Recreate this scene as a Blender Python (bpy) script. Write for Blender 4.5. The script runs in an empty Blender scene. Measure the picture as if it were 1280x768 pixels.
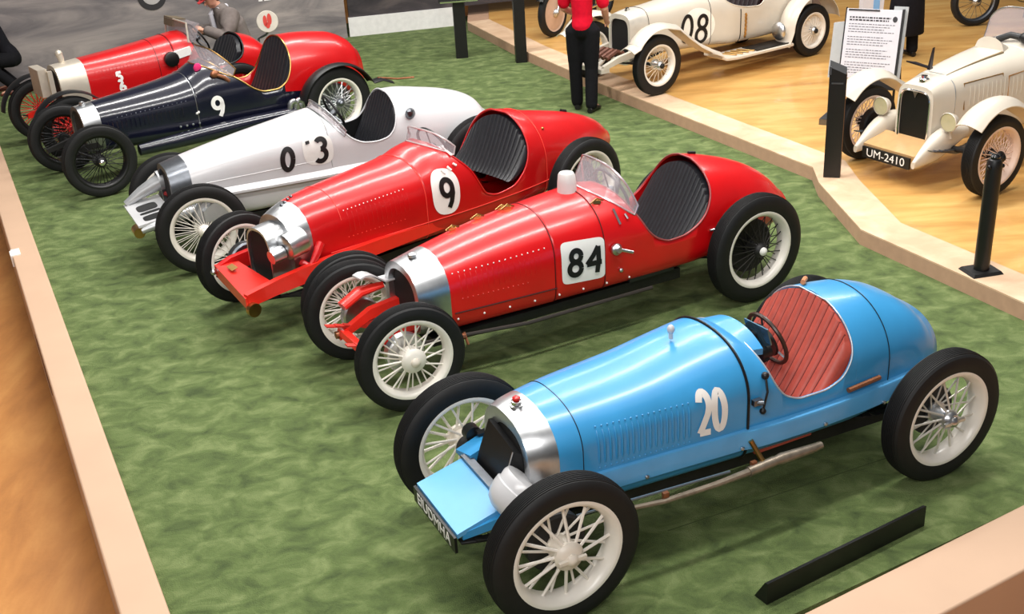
import bpy, bmesh, math, random
import numpy as np
from mathutils import Vector, Matrix, Euler
random.seed(7)
S = bpy.context.scene
COL = S.collection
PI = math.pi

# ------------------------------------------------------------------ camera
CAM_H = 3.5678; PITCH = 0.43552; ROLL = -0.06169; FPX = 1425.95
cp, sp = math.cos(PITCH), math.sin(PITCH)
fwd = Vector((0, cp, -sp)); rgt = Vector((1, 0, 0)); upv = Vector((0, sp, cp))
cr, sr = math.cos(ROLL), math.sin(ROLL)
r2 = cr * rgt + sr * upv; u2 = -sr * rgt + cr * upv
cam_d = bpy.data.cameras.new('camera'); cam = bpy.data.objects.new('camera', cam_d); COL.objects.link(cam)
M = Matrix((r2, u2, -fwd)).transposed().to_4x4(); M.translation = (0, 0, CAM_H)
cam.matrix_world = M
cam_d.sensor_width = 36; cam_d.lens = FPX / 1280 * 36; cam_d.clip_end = 200
S.camera = cam
S.view_settings.view_transform = 'Standard'
S.view_settings.look = 'None'
S.view_settings.exposure = -0.26

# ------------------------------------------------------------------ materials
def lin(c):
    return tuple(((x / 255) / 12.92 if x / 255 <= .04045 else ((x / 255 + .055) / 1.055) ** 2.4) for x in c)
def node_mat(name):
    m = bpy.data.materials.new(name); m.use_nodes = True
    return m, m.node_tree.nodes, m.node_tree.links, m.node_tree.nodes['Principled BSDF']
def mat(name, rgb, rough=.5, metal=0, coat=0, var=.06, scale=14, spec=.5, bump=0, alpha=1, trans=0):
    m, N, L, b = node_mat(name)
    c = lin(rgb)
    tc = N.new('ShaderNodeTexCoord'); nz = N.new('ShaderNodeTexNoise'); nz.inputs['Scale'].default_value = scale; nz.inputs['Detail'].default_value = 4
    L.new(tc.outputs['Object'], nz.inputs['Vector'])
    rp = N.new('ShaderNodeValToRGB')
    rp.color_ramp.elements[0].position = .3; rp.color_ramp.elements[1].position = .7
    rp.color_ramp.elements[0].color = tuple(max(0, x * (1 - var)) for x in c) + (1,)
    rp.color_ramp.elements[1].color = tuple(min(1, x * (1 + var)) for x in c) + (1,)
    L.new(nz.outputs['Fac'], rp.inputs['Fac']); L.new(rp.outputs['Color'], b.inputs['Base Color'])
    b.inputs['Roughness'].default_value = rough; b.inputs['Metallic'].default_value = metal
    b.inputs['Coat Weight'].default_value = coat; b.inputs['Coat Roughness'].default_value = .14
    b.inputs['Specular IOR Level'].default_value = spec
    b.inputs['Alpha'].default_value = alpha; b.inputs['Transmission Weight'].default_value = trans
    if bump:
        bp = N.new('ShaderNodeBump'); bp.inputs['Strength'].default_value = bump; bp.inputs['Distance'].default_value = .01
        L.new(nz.outputs['Fac'], bp.inputs['Height']); L.new(bp.outputs['Normal'], b.inputs['Normal'])
    return m
blue = mat('blue_paint', (56, 146, 202), .33, 0, .3, .05, 5)
bluel = mat('blue_rail_paint', (84, 160, 212), .35, 0, .3, .06, 8)
red = mat('red_paint', (205, 10, 16), .3, 0, .35, .06, 5)
redd = mat('deep_red_paint', (190, 12, 16), .3, 0, .35, .06, 5)
orange = mat('bright_red_frame_paint', (226, 40, 28), .35, 0, .3, .06, 8)
white = mat('white_paint', (200, 200, 202), .3, 0, .4, .02, 5)
cream = mat('cream_paint', (210, 201, 186), .3, 0, .4, .03, 5)
navy = mat('navy_paint', (16, 18, 36), .2, 0, .7, .15, 5)
steel = mat('brushed_steel', (200, 202, 204), .32, 1, 0, .06, 30)
dsteel = mat('dark_steel', (120, 124, 130), .38, 1, 0, .1, 30)
chrome = mat('chrome', (235, 235, 235), .1, 1, 0, .02)
brass = mat('brass', (190, 150, 90), .3, 1, 0, .1)
copper = mat('copper_brown', (150, 96, 66), .4, .6, 0, .2, 30)
rubber = mat('tyre_rubber', (19, 19, 20), .62, 0, 0, .2, 12, .4)
rimw = mat('white_wheel_paint', (236, 230, 220), .35, 0, .2, .03)
black = mat('black_satin', (14, 14, 15), .42, 0, 0, .2)
blackm = mat('black_mesh', (10, 10, 11), .75, 0, 0, .3, 60)
dark = mat('dark_chassis', (28, 27, 27), .55, .2, 0, .3, 20)
leather = mat('black_leather', (25, 26, 31), .42, 0, 0, .2, 20, .5, .1)
rleather = mat('red_leather', (172, 74, 62), .45, 0, 0, .12, 16, .5, .1)
seam_shade = mat('dark_red_seam_shade', (98, 34, 30), .6)  # shade of the pleat grooves put into the seam colour
tan = mat('tan_leather', (196, 132, 92), .5, 0, 0, .1, 16)
decalw = mat('white_decal', (240, 238, 234), .45, 0, 0, .02)
decalb = mat('black_decal', (14, 14, 16), .5, 0, 0, .1)
glass = mat('clear_screen', (200, 190, 195), .06, 0, 0, .02, 5, .5, 0, .28)
frost = mat('frosted_plastic', (225, 225, 222), .35, 0, 0, .03, 5, .5, 0, .85)
beige = mat('beige_rim', (196, 163, 136), .6, 0, 0, .03, 3)
paper = mat('white_paper', (206, 205, 212), .6, 0, 0, .02)
greyplastic = mat('grey_board', (172, 174, 174), .5, 0, 0, .05)
skin = mat('skin', (205, 150, 125), .55, 0, 0, .06, 10)
polo = mat('red_polo_cloth', (214, 10, 44), .8, 0, 0, .08, 20, .2, .1)
trouser = mat('black_trouser_cloth', (16, 16, 20), .85, 0, 0, .2, 25, .2, .1)
coatm = mat('navy_coat_cloth', (18, 18, 24), .85, 0, 0, .2, 25, .2, .1)
jacket = mat('grey_jacket_cloth', (112, 104, 100), .85, 0, 0, .15, 18, .2, .15)
shirtb = mat('pale_blue_cloth', (150, 176, 200), .85, 0, 0, .1, 18, .2, .1)
hairm = mat('brown_hair', (60, 42, 30), .7, 0, 0, .2, 40)
redcap = mat('red_cap_cloth', (205, 60, 62), .8, 0, 0, .1, 20)
shoem = mat('brown_shoe', (92, 40, 24), .5, 0, 0, .1)

def ramp_mat(name, stops, scale, rough, stretch=(1, 1, 1), detail=6, bump=.0, bscale=200, dist=0.0, coat=0):
    m, N, L, b = node_mat(name)
    tc = N.new('ShaderNodeTexCoord'); mp = N.new('ShaderNodeMapping'); mp.inputs['Scale'].default_value = stretch
    nz = N.new('ShaderNodeTexNoise'); nz.inputs['Scale'].default_value = scale; nz.inputs['Detail'].default_value = detail
    nz.inputs['Distortion'].default_value = dist; nz.inputs['Roughness'].default_value = .6
    L.new(tc.outputs['Object'], mp.inputs['Vector']); L.new(mp.outputs['Vector'], nz.inputs['Vector'])
    rp = N.new('ShaderNodeValToRGB'); e = rp.color_ramp.elements
    while len(e) < len(stops): e.new(.5)
    for k, (p, c) in enumerate(stops): e[k].position = p; e[k].color = lin(c) + (1,)
    L.new(nz.outputs['Fac'], rp.inputs['Fac']); L.new(rp.outputs['Color'], b.inputs['Base Color'])
    b.inputs['Roughness'].default_value = rough; b.inputs['Coat Weight'].default_value = coat
    if bump:
        n2 = N.new('ShaderNodeTexNoise'); n2.inputs['Scale'].default_value = bscale; L.new(tc.outputs['Object'], n2.inputs['Vector'])
        bp = N.new('ShaderNodeBump'); bp.inputs['Strength'].default_value = bump; bp.inputs['Distance'].default_value = .02
        L.new(n2.outputs['Fac'], bp.inputs['Height']); L.new(bp.outputs['Normal'], b.inputs['Normal'])
    return m
carpetm = ramp_mat('green_carpet', [(.28, (58, 74, 36)), (.5, (93, 111, 60)), (.72, (128, 142, 90))], 5.5, .95, (1, 1.3, 1), 12, .7, 140, .5)
woodm = ramp_mat('amber_wood_floor', [(.3, (190, 138, 74)), (.5, (212, 162, 92)), (.7, (224, 182, 112))], 1.2, .35, (1, 4, 1), 5, .05, 30, .4, .2)
hallm = ramp_mat('hall_wood_floor', [(.3, (168, 110, 54)), (.5, (190, 128, 66)), (.7, (206, 146, 80))], 1.4, .5, (3, 1, 1), 5, .05, 30, .3, .0)
stagem = ramp_mat('pale_stage_edge', [(.35, (202, 168, 136)), (.55, (216, 184, 152)), (.7, (228, 200, 170))], 3, .6, (1, 1, 1), 6, .1, 20, .6)
muralm = ramp_mat('grey_landscape_print', [(.25, (76, 72, 75)), (.42, (118, 112, 113)), (.58, (152, 143, 140)), (.8, (184, 172, 165))], 1.0, .8, (.6, .6, 2.6), 6, 0, 1, .8)
mural2m = ramp_mat('dark_landscape_print', [(.3, (34, 32, 36)), (.5, (62, 56, 58)), (.75, (104, 94, 90))], 1.6, .8, (.6, .6, 3.0), 6, 0, 1, .8)

# ------------------------------------------------------------------ mesh builder
class G:
    """collects shapes; fl=True: input is (u rearward, v to the near side, z) and is stored as (-u, v, z)"""
    def __init__(s, fl=False): s.v = []; s.f = []; s.fl = fl
    def add(s, vs, fs):
        o = len(s.v); s.v += [tuple(p) for p in vs]; s.f += [tuple(i + o for i in f) for f in fs]
        return s
    def box(s, c, d, rot=None):
        R = Euler(rot).to_matrix() if rot else Matrix.Identity(3); c = Vector(c)
        vs = [c + R @ Vector((x * d[0] / 2, y * d[1] / 2, z * d[2] / 2)) for x in (-1, 1) for y in (-1, 1) for z in (-1, 1)]
        return s.add(vs, [(0, 1, 3, 2), (4, 6, 7, 5), (0, 4, 5, 1), (2, 3, 7, 6), (0, 2, 6, 4), (1, 5, 7, 3)])
    def hull8(s, vs):
        return s.add(vs, [(0, 1, 3, 2), (4, 6, 7, 5), (0, 4, 5, 1), (2, 3, 7, 6), (0, 2, 6, 4), (1, 5, 7, 3)])
    def loft(s, rings, closed=True, cap0=True, cap1=True):
        n = len(rings[0]); vs = [p for r in rings for p in r]; fs = []
        for i in range(len(rings) - 1):
            for j in range(n if closed else n - 1):
                k = (j + 1) % n
                fs.append((i * n + j, i * n + k, (i + 1) * n + k, (i + 1) * n + j))
        if cap0: fs.append(tuple(range(n))[::-1])
        if cap1: fs.append(tuple((len(rings) - 1) * n + j for j in range(n)))
        return s.add(vs, fs)
    def tube(s, pts, r, n=8, closed=False, flat=1.0):
        P = [Vector(p) for p in pts]; m = len(P); R = r if isinstance(r, (list, tuple)) else [r] * m
        rings = []; pu = None
        for i in range(m):
            a = P[i - 1] if (i or closed) else P[i]; b = P[(i + 1) % m] if (i < m - 1 or closed) else P[i]
            t = (b - a).normalized()
            if pu is None:
                pu = Vector((0, 0, 1)) if abs(t.z) < .9 else Vector((1, 0, 0))
            x = t.cross(pu)
            if x.length < 1e-6: x = t.cross(Vector((0, 1, .1)))
            x.normalize(); y = x.cross(t).normalized(); pu = y
            rings.append([P[i] + R[i] * (math.cos(q) * x + flat * math.sin(q) * y) for q in [2 * PI * k / n for k in range(n)]])
        if closed: rings.append(rings[0]); return s.loft(rings, True, False, False)
        return s.loft(rings)
    def lathe(s, prof, o=(0, 0, 0), ax=(0, 1, 0), n=40, loop=False, sweep=None):
        A = Vector(ax).normalized(); X = A.orthogonal().normalized(); Y = A.cross(X); o = Vector(o)
        a0, a1 = sweep or (0, 2 * PI); full = sweep is None
        rings = []
        K = n if full else n + 1
        for k in range(K):
            q = a0 + (a1 - a0) * k / n; d = math.cos(q) * X + math.sin(q) * Y
            rings.append([o + A * a + d * r for a, r in prof])
        if full: rings.append(rings[0])
        return s.loft(rings, loop, False, False)
    def sphere(s, c, r, n=16, m=10):
        rr = r if isinstance(r, (tuple, list)) else (r, r, r); c = Vector(c)
        rings = []
        for i in range(m + 1):
            t = PI * i / m; t = min(max(t, .02), PI - .02)
            rings.append([c + Vector((rr[0] * math.sin(t) * math.cos(2 * PI * k / n), rr[1] * math.sin(t) * math.sin(2 * PI * k / n), rr[2] * math.cos(t))) for k in range(n)])
        return s.loft(rings)
    def poly(s, pts, thick=(0, 0, 0)):
        n = len(pts); t = Vector(thick); vs = [Vector(p) for p in pts]
        if t.length == 0: return s.add(vs, [tuple(range(n))])
        vs2 = [p + t for p in vs]
        return s.add(vs + vs2, [tuple(range(n))[::-1], tuple(range(n, 2 * n))] + [(i, (i + 1) % n, n + (i + 1) % n, n + i) for i in range(n)])
    def mesh(s, name, mats, weld=True, ang=35):
        me = bpy.data.meshes.new(name)
        vs = [(-x, y, z) for x, y, z in s.v] if s.fl else s.v
        me.from_pydata([tuple(v) for v in vs], [], s.f); me.validate()
        bm = bmesh.new(); bm.from_mesh(me)
        if weld: bmesh.ops.remove_doubles(bm, verts=bm.verts, dist=2e-5)
        bmesh.ops.recalc_face_normals(bm, faces=bm.faces)
        for f in bm.faces: f.smooth = True
        bm.to_mesh(me); bm.free()
        me.set_sharp_from_angle(angle=math.radians(ang))
        for m in (mats if isinstance(mats, (list, tuple)) else [mats]): me.materials.append(m)
        return me
    def build(s, name, mats, parent=None, loc=None, rot=None, **k):
        return link(name, s.mesh(name, mats, **k), parent, loc, rot)
def link(name, me, parent=None, loc=None, rot=None):
    o = bpy.data.objects.new(name, me); COL.objects.link(o)
    if parent: o.parent = parent
    if loc: o.location = loc
    if rot: o.rotation_euler = rot
    return o
def tag(o, label, cat, group=None):
    o['label'] = label; o['category'] = cat
    if group: o['group'] = group
    return o
def struct(o): o['kind'] = 'structure'; return o
def thing(name, label, cat, loc=(0, 0, 0), rz=0, group=None):
    o = bpy.data.objects.new(name, None); COL.objects.link(o); o.location = loc; o.rotation_euler = (0, 0, rz)
    o.empty_display_size = .1
    return tag(o, label, cat, group)
def pchip(xs, ys):
    xs = np.array(xs, float); ys = np.array(ys, float); h = np.diff(xs); d = np.diff(ys) / h; m = np.zeros(len(xs))
    m[0] = d[0]; m[-1] = d[-1]
    for i in range(1, len(xs) - 1):
        if d[i - 1] * d[i] > 0:
            w1 = 2 * h[i] + h[i - 1]; w2 = h[i] + 2 * h[i - 1]; m[i] = (w1 + w2) / (w1 / d[i - 1] + w2 / d[i])
    def f(x):
        x = min(max(x, xs[0]), xs[-1]); i = min(max(int(np.searchsorted(xs, x)) - 1, 0), len(xs) - 2)
        t = (x - xs[i]) / h[i]
        return float((2*t**3-3*t*t+1)*ys[i]+(t**3-2*t*t+t)*h[i]*m[i]+(-2*t**3+3*t*t)*ys[i+1]+(t**3-t*t)*h[i]*m[i+1])
    return f
# ------------------------------------------------------------------ car kit
def sgnpow(x, p): return math.copysign(abs(x) ** p, x)
class Prof:
    """rows: (u, ztop, zbottom, halfwidth, zmax_width, n_top, n_bottom)"""
    def __init__(s, rows, v0=0.0):
        us = [r[0] for r in rows]; s.fn = [pchip(us, [r[k] for r in rows]) for k in range(1, 7)]; s.u0 = us[0]; s.u1 = us[-1]; s.v0 = v0
    def at(s, u): return [f(u) for f in s.fn]
    def pt(s, u, a, grow=0.0, sc=1.0):
        zt, zb, hw, zm, nt, nb = s.at(u); c, q = math.cos(a), math.sin(a)
        if abs(a) <= PI / 2: n = nt; z = zm + (zt - zm) * sgnpow(c, 2 / n)
        else: n = nb; z = zm + (zm - zb) * sgnpow(c, 2 / n)
        v = hw * sgnpow(q, 2 / n)
        zc = (zt + zb) / 2
        L = math.hypot(v, z - zc) or 1
        return (u, s.v0 + v * sc + grow * v / L, zc + (z - zc) * sc + grow * (z - zc) / L)
    def a_of_z(s, u, z):
        zt, zb, hw, zm, nt, nb = s.at(u)
        if z >= zt: return 0.0
        if z >= zm: return math.acos(min(1, max(0, (z - zm) / (zt - zm)) ** (nt / 2)))
        return PI - math.acos(min(1, max(0, (zm - z) / (zm - zb)) ** (nb / 2)))
    def v_of_z(s, u, z): return s.pt(u, s.a_of_z(u, z))[1]
    def z_of_v(s, u, v):
        zt, zb, hw, zm, nt, nb = s.at(u); k = min(1, abs(v) / hw)
        return zm + (zt - zm) * (1 - k ** nt) ** (1 / nt)
    def ring(s, u, n=56, grow=0, sc=1):
        return [s.pt(u, -PI + 2 * PI * k / n, grow, sc) for k in range(n)]
def linspace(a, b, n): return [a + (b - a) * k / (n - 1) for k in range(n)]
def shell(P, stations, zopen=None, n=72, grow=0):
    """open-topped loft; the ring starts and ends at the cockpit edge"""
    g = G(True); rings = []; near = []; far = []
    for u in stations:
        a0 = P.a_of_z(u, zopen(u)) if zopen else 0.0
        ring = [P.pt(u, a0 + (PI - a0) * (k / n), grow) for k in range(n + 1)]
        mir = [(x, 2 * P.v0 - y, z) for x, y, z in ring]
        rings.append(ring + mir[::-1][1:])
        if a0 > 1e-4: near.append(ring[0]); far.append(mir[0])
    g.loft(rings, False, False, False)
    return g, rings, near, far
def end_cap(g, ring, depth, steps=4):
    """rounded closing of a loft end"""
    c = Vector((0, 0, 0))
    for p in ring: c += Vector(p)
    c /= len(ring); rr = [ring]
    for k in range(1, steps + 1):
        t = k / steps * PI / 2; f = max(math.cos(t), .02)
        rr.append([(Vector(p) - c) * f + c + Vector((depth * math.sin(t), 0, 0)) for p in ring])
    g.loft(rr, True, False, True)
def body(root, P, u0, u1, mats, zo=None, name='body', tail=0.05, du=.02, coam=None, coam_r=.008, thick=.012, nose=False):
    zof = None
    if zo:
        f = pchip([p[0] for p in zo], [p[1] for p in zo])
        zof = lambda u: f(u) if zo[0][0] <= u <= zo[-1][0] else 9.0
    st = [u0]
    while st[-1] < u1 - 1e-6:
        u = st[-1]; d = du
        if zo and zo[0][0] - .03 <= u <= zo[-1][0] + .03:
            k = abs(f(u + .002) - f(u - .002)) / .004; d = min(.008, max(.0012, .010 / max(k, .1)))
        if zo and u < zo[0][0] < u + d: d = zo[0][0] - u + 1e-5
        st.append(min(u + d, u1))
    g, rings, near, far = shell(P, st, zof)
    if tail: end_cap(g, rings[-1][:-1], tail)
    o = g.build(name, mats, root)
    md = o.modifiers.new('shell', 'SOLIDIFY'); md.thickness = thick; md.offset = -1
    md.use_even_offset = False
    if isinstance(mats, (list, tuple)) and len(mats) > 1: md.material_offset = 1; md.material_offset_rim = 0
    if coam and near:
        c = G(True); loop = near + far[::-1]; c.tube(loop, coam_r, 8, closed=True); c.build('cockpit_coaming', coam, root)
    return o, near, far
def bonnet(root, P, u0, u1, m, name='bonnet', grow=.003):
    st = linspace(u0, u1, 28); g = G(True)
    rings = [P.ring(u, 72, grow) for u in st]
    g.loft(rings, True, True, True)
    return g.build(name, m, root, ang=40)
def band(root, P, u, m, r=.004, name='panel_seam', a=2.4, grow=.004, du=0):
    g = G(True); g.tube([P.pt(u + du * abs(t) / a, t, grow) for t in linspace(-a, a, 48)], r, 6)
    return g.build(name, m, root)
def hoop(root, P, u0, u1, m, name='radiator_shell', inset=.86, lip=.02, core=blackm, core_name='radiator_core', capm=None, cz=.015, grow=.004, depth=.05):
    g = G(True); st = linspace(u0, u1, 6)
    rings = [P.ring(u, 64, grow) for u in st]
    face = [(u0 - lip * 0, p[1], p[2]) for p in P.ring(u0, 64, grow - .012)]
    inner = P.ring(u0, 64, 0, inset); inner = [(u0 - lip, p[1], p[2]) for p in inner]
    deep = [(u0 + depth, p[1], p[2]) for p in inner]
    g.loft(rings[::-1] + [face, inner, deep], True, False, False)
    o = g.build(name, m, root, ang=30)
    k = G(True); k.poly([(u0 + depth * .55, p[1], p[2]) for p in inner], (.012, 0, 0))
    c = k.build(core_name, core, root)
    if capm:
        zt = P.at((u0 + u1) / 2)[0]
        q = G(True); q.lathe([(0, .034), (.012, .034), (.014, .026), (.03, .026), (.034, .016), (.04, 0.001)], ((u0 + u1) / 2, P.v0, zt), (0, 0, 1), 18)
        q.build('radiator_cap', capm, root)
    return o
# ---- wheels
WH = {}
def wheel_meshes(key, R, w=.115, rim=rimw, spoke=rimw, hubm=rimw, nsp=18, sr=.0045, capm=None, rim_r=.70, spinner=False, disc=None, big=1.0):
    if key in WH: return WH[key]
    h = w / 2; rr = rim_r * R; t = G()
    prof = [(-.36 * w, rr - .004), (-.44 * w, rr + .006), (-.5 * w, rr + .35 * (R - rr)), (-.5 * w, rr + .6 * (R - rr)), (-.44 * w, rr + .82 * (R - rr)), (-.36 * w, R - .010)]
    k = 9
    for i in range(k):
        x = -.30 * w + .6 * w * i / (k - 1); top = R - .004 * (abs(x) / (.3 * w)) ** 2
        prof += [(x - .016 * w, top - .005), (x - .012 * w, top), (x + .012 * w, top), (x + .016 * w, top - .005)]
    prof += [(-a, r) for a, r in [(-.36 * w, R - .010), (-.44 * w, rr + .82 * (R - rr)), (-.5 * w, rr + .6 * (R - rr)), (-.5 * w, rr + .35 * (R - rr)), (-.44 * w, rr + .006), (-.36 * w, rr - .004)]]
    t.lathe(prof, n=64, loop=True); tyre = t.mesh('tyre', rubber, ang=28)
    g = G(); ri = rr * .875
    loop = [(-.40 * w, rr - .002), (-.43 * w, rr + .010), (-.46 * w, rr + .010), (-.47 * w, rr - .004), (-.44 * w, rr - .012), (-.36 * w, ri + .012), (-.2 * w, ri),
            (.2 * w, ri), (.36 * w, ri + .012), (.44 * w, rr - .012), (.47 * w, rr - .004), (.46 * w, rr + .010), (.43 * w, rr + .010), (.40 * w, rr - .002), (.3 * w, rr - .004), (-.3 * w, rr - .004)]
    g.lathe(loop, n=64, loop=True); rimme = g.mesh('wheel', rim, ang=40)
    q = G()
    for i in range(nsp):
        a = 2 * PI * i / nsp
        for (ax, hr, da, y1) in ((.055, .042, .10, .012), (-.03, .055, -.16, -.02)):
            a2 = a + (PI / nsp if ax < 0 else 0)
            p0 = (hr * math.cos(a2 + da * 3), ax, hr * math.sin(a2 + da * 3)); p1 = ((ri + .004) * math.cos(a2), y1, (ri + .004) * math.sin(a2))
            q.tube([p0, p1], sr if ax > 0 else sr * .8, 6)
    if disc: q.lathe([(-.01, .03), (.0, ri * .98), (.008, ri * .98), (.006, .03)], n=48, loop=True)
    spk = q.mesh('wire_spokes', spoke)
    hg = G(); hg.lathe([(-.06, .001), (-.06, .05), (-.045, .062), (-.03, .062), (-.025, .045 * big), (.04, .04 * big), (.045, .052 * big), (.062, .054 * big), (.074, .048 * big), (.086, .036 * big), (.088, .001)], n=32)
    hub = hg.mesh('hub', hubm, ang=40)
    cg = G(); cg.lathe([(.086, .03), (.098, .03), (.104, .024), (.112, .012), (.113, .001)], n=8 if spinner else 24)
    if spinner:
        cg.hull8([(-.07, .088, -.010), (-.07, .088, .010), (-.07, .102, -.008), (-.07, .102, .008), (.07, .088, -.010), (.07, .088, .010), (.07, .102, -.008), (.07, .102, .008)])
    cap = cg.mesh('hub_cap', capm or hubm, ang=40)
    WH[key] = (rimme, tyre, spk, hub, cap); return WH[key]
def add_wheel(root, key, u, v, R, st=0, flip=None):
    me = WH[key]; far = (v < 0) if flip is None else flip
    w = link('wheel', me[0], root, (-u, v, R), (0, 0, (PI if far else 0) + st))
    for n, m in zip(('tyre', 'wire_spokes', 'hub', 'hub_cap'), me[1:]): link(n, m, w)
    return w
def drum(root, u, v, R, rad=.15, m=dsteel, name='brake_drum'):
    s = 1 if v > 0 else -1; g = G(True); y0 = v - s * .05
    g.lathe([(0, .02), (0, rad * .92), (s * -.01, rad), (s * -.06, rad), (s * -.07, rad * .9), (s * -.075, .02)], (u, y0, R), (0, 1, 0), 36)
    return g.build(name, m, root, ang=30)
def axle(root, u, v0, v1, R, r=.022, m=dark, name='front_axle', drop=.03):
    g = G(True); g.tube([(u, v0, R), (u, v0 * .75 + v1 * .25, R - drop), (u, v0 * .25 + v1 * .75, R - drop), (u, v1, R)], r, 10); return g.build(name, m, root)
def spring(root, u, v, z, L, m=dark, name='leaf_spring', k=4):
    g = G(True)
    for i in range(k):
        l = L * (1 - .2 * i); pts = [(u + l * t / 2, v, z - .012 * i - .05 * (1 - t * t) * 1.0) for t in linspace(-1, 1, 9)]
        rings = [[(p[0], p[1] - .022, p[2]), (p[0], p[1] + .022, p[2]), (p[0], p[1] + .022, p[2] + .009), (p[0], p[1] - .022, p[2] + .009)] for p in pts]
        g.loft(rings)
    return g.build(name, m, root)
def beam(root, pts, w, h, m, name, taper=None):
    """box section swept along points in the u-z plane"""
    g = G(True); rings = []
    for i, p in enumerate(pts):
        hh = h if taper is None else h * taper[i]
        rings.append([(p[0], p[1] - w / 2, p[2] - hh / 2), (p[0], p[1] + w / 2, p[2] - hh / 2), (p[0], p[1] + w / 2, p[2] + hh / 2), (p[0], p[1] - w / 2, p[2] + hh / 2)])
    g.loft(rings); return g.build(name, m, root, ang=30)
# ---- seats
def pleat(root, P, ub, zb, ut, w, m, name='seat_back', wrap=.12, n=11, gap=.02, zlow=None, amp=.010, T=14, zcap=None):
    S_ = n * 8; g = G(True); rows = []
    for j in range(T + 1):
        t = j / T; row = []
        for i in range(S_ + 1):
            s = -1 + 2 * i / S_; v = P.v0 + s * w
            zt = P.z_of_v(ut, s * w) - gap
            if zcap: zt = min(zt, zcap)
            z = zb + (zt - zb) * t
            u = ub + (ut - ub) * (t ** .8) - wrap * s * s * (.6 + .4 * t) - amp * abs(math.sin(n * PI * (s + 1) / 2)) ** .6
            row.append((u, v, z))
        rows.append(row)
    back = [[(p[0] + .05, p[1], p[2] - .004) for p in r] for r in rows]
    W = S_ + 1
    vs = [p for r in rows for p in r] + [p for r in back for p in r]; o = W * (T + 1); fs = []
    for j in range(T):
        for i in range(S_):
            a = j * W + i; fs.append((a, a + 1, a + W + 1, a + W)); fs.append((o + a, o + a + W, o + a + W + 1, o + a + 1))
    bd = [i for i in range(W)] + [j * W + S_ for j in range(1, T + 1)] + [T * W + i for i in range(S_ - 1, -1, -1)] + [j * W for j in range(T - 1, 0, -1)]
    for k in range(len(bd)):
        a, b = bd[k], bd[(k + 1) % len(bd)]; fs.append((a, o + a, o + b, b))
    g.add(vs, fs); so = g.build(name, m, root, ang=50)
    q = G(True)
    for k in range(1, n): q.tube([(rows[j][k * 8][0] - .001, rows[j][k * 8][1], rows[j][k * 8][2]) for j in range(T + 1)], .0042, 6)
    q.build('pleat_seam_shade', seam_shade if m == rleather else black, so); return so  # dark tubes along the grooves paint in the shade between pleats
def cushion(root, P, u0, u1, z0, z1, w, m, n=9, name='seat_cushion', amp=.012):
    g = G(True); S_ = n * 6; rings = []
    for i in range(S_ + 1):
        s = -1 + 2 * i / S_; b = amp * abs(math.sin(n * PI * (s + 1) / 2)) ** .6; v = P.v0 + s * w
        rings.append([(u0, v, z0 - .1), (u0 - b * .5, v, z0 + b * .3), (u0 + .03, v, z0 + .025 + b), ((u0 + u1) / 2, v, (z0 + z1) / 2 + .012 + b), (u1, v, z1 + b), (u1, v, z0 - .1)])
    g.loft(rings); return g.build(name, m, root, ang=50)
def steering(root, c, r=.17, tilt=.5, m=black, colm=dark, L=.4, spm=dsteel):
    """rim in a plane leaning with the column"""
    ax = Vector((math.cos(tilt), 0, math.sin(tilt))); X = Vector((0, 1, 0)); Y = ax.cross(X); c = Vector(c)
    g = G(True); g.tube([c + r * (math.cos(q) * X + math.sin(q) * Y) for q in linspace(0, 2 * PI, 41)[:-1]], .012, 8, closed=True)
    w = g.build('steering_wheel', m, root)
    s = G(True)
    for q in (PI / 2, PI / 2 + 2 * PI / 3, PI / 2 - 2 * PI / 3, ): s.tube([c - ax * .02, c + r * (math.cos(q) * X + math.sin(q) * Y)], .009, 6, flat=.5)
    s.lathe([(-.03, .001), (-.03, .03), (.0, .035), (.015, .02), (.018, .001)], c, ax, 16); s.build('wheel_spokes', spm, w)
    k = G(True); k.tube([c, c - ax * L], .015, 8); k.build('steering_column', colm, root)
# ---- paint marks mapped on to a body side
def stroke_paths(ch):
    el = lambda cx, cy, rx, ry, a0=0, a1=360, n=28: [(cx + rx * math.cos(math.radians(a)), cy + ry * math.sin(math.radians(a))) for a in linspace(a0, a1, n)]
    return {'0': [el(.3, .5, .22, .42)], '9': [el(.31, .68, .2, .24), [(.51, .7), (.52, .5), (.46, .24), (.36, .06)]],
            '8': [el(.31, .73, .18, .2), el(.3, .28, .22, .23)], '4': [[(.46, .02), (.5, .5), (.46, .98)], [(.46, .98), (.28, .66), (.06, .36)], [(.06, .36), (.62, .40)]],
            '2': [el(.3, .7, .2, .23, 165, -20, 18) + [(.42, .48), (.2, .2), (.08, .07)], [(.08, .07), (.54, .07)]],
            '3': [el(.28, .74, .19, .2, 150, -90, 18), el(.28, .28, .23, .25, 90, -140, 20)], '5': [[(.5, .94), (.14, .94), (.12, .56)], el(.28, .32, .22, .26, 125, -140, 20)],
            '6': [el(.31, .3, .21, .24), [(.1, .32), (.14, .6), (.3, .92), (.42, .96)]]}[ch]
def ribbon(path, w, n=40):
    """resample then widen; returns quads with round ends"""
    P = [Vector(p) for p in path]; d = [0]
    for a, b in zip(P, P[1:]): d.append(d[-1] + (b - a).length)
    out = []
    for k in range(n):
        s = d[-1] * k / (n - 1); i = max(j for j in range(len(d)) if d[j] <= s + 1e-9); i = min(i, len(P) - 2)
        t = (s - d[i]) / max(1e-9, d[i + 1] - d[i]); out.append(P[i].lerp(P[i + 1], t))
    L, Rr = [], []
    for k in range(n):
        t = (out[min(k + 1, n - 1)] - out[max(k - 1, 0)]).normalized(); nn = Vector((-t.y, t.x)); L.append(out[k] + nn * w / 2); Rr.append(out[k] - nn * w / 2)
    return L, Rr
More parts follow.
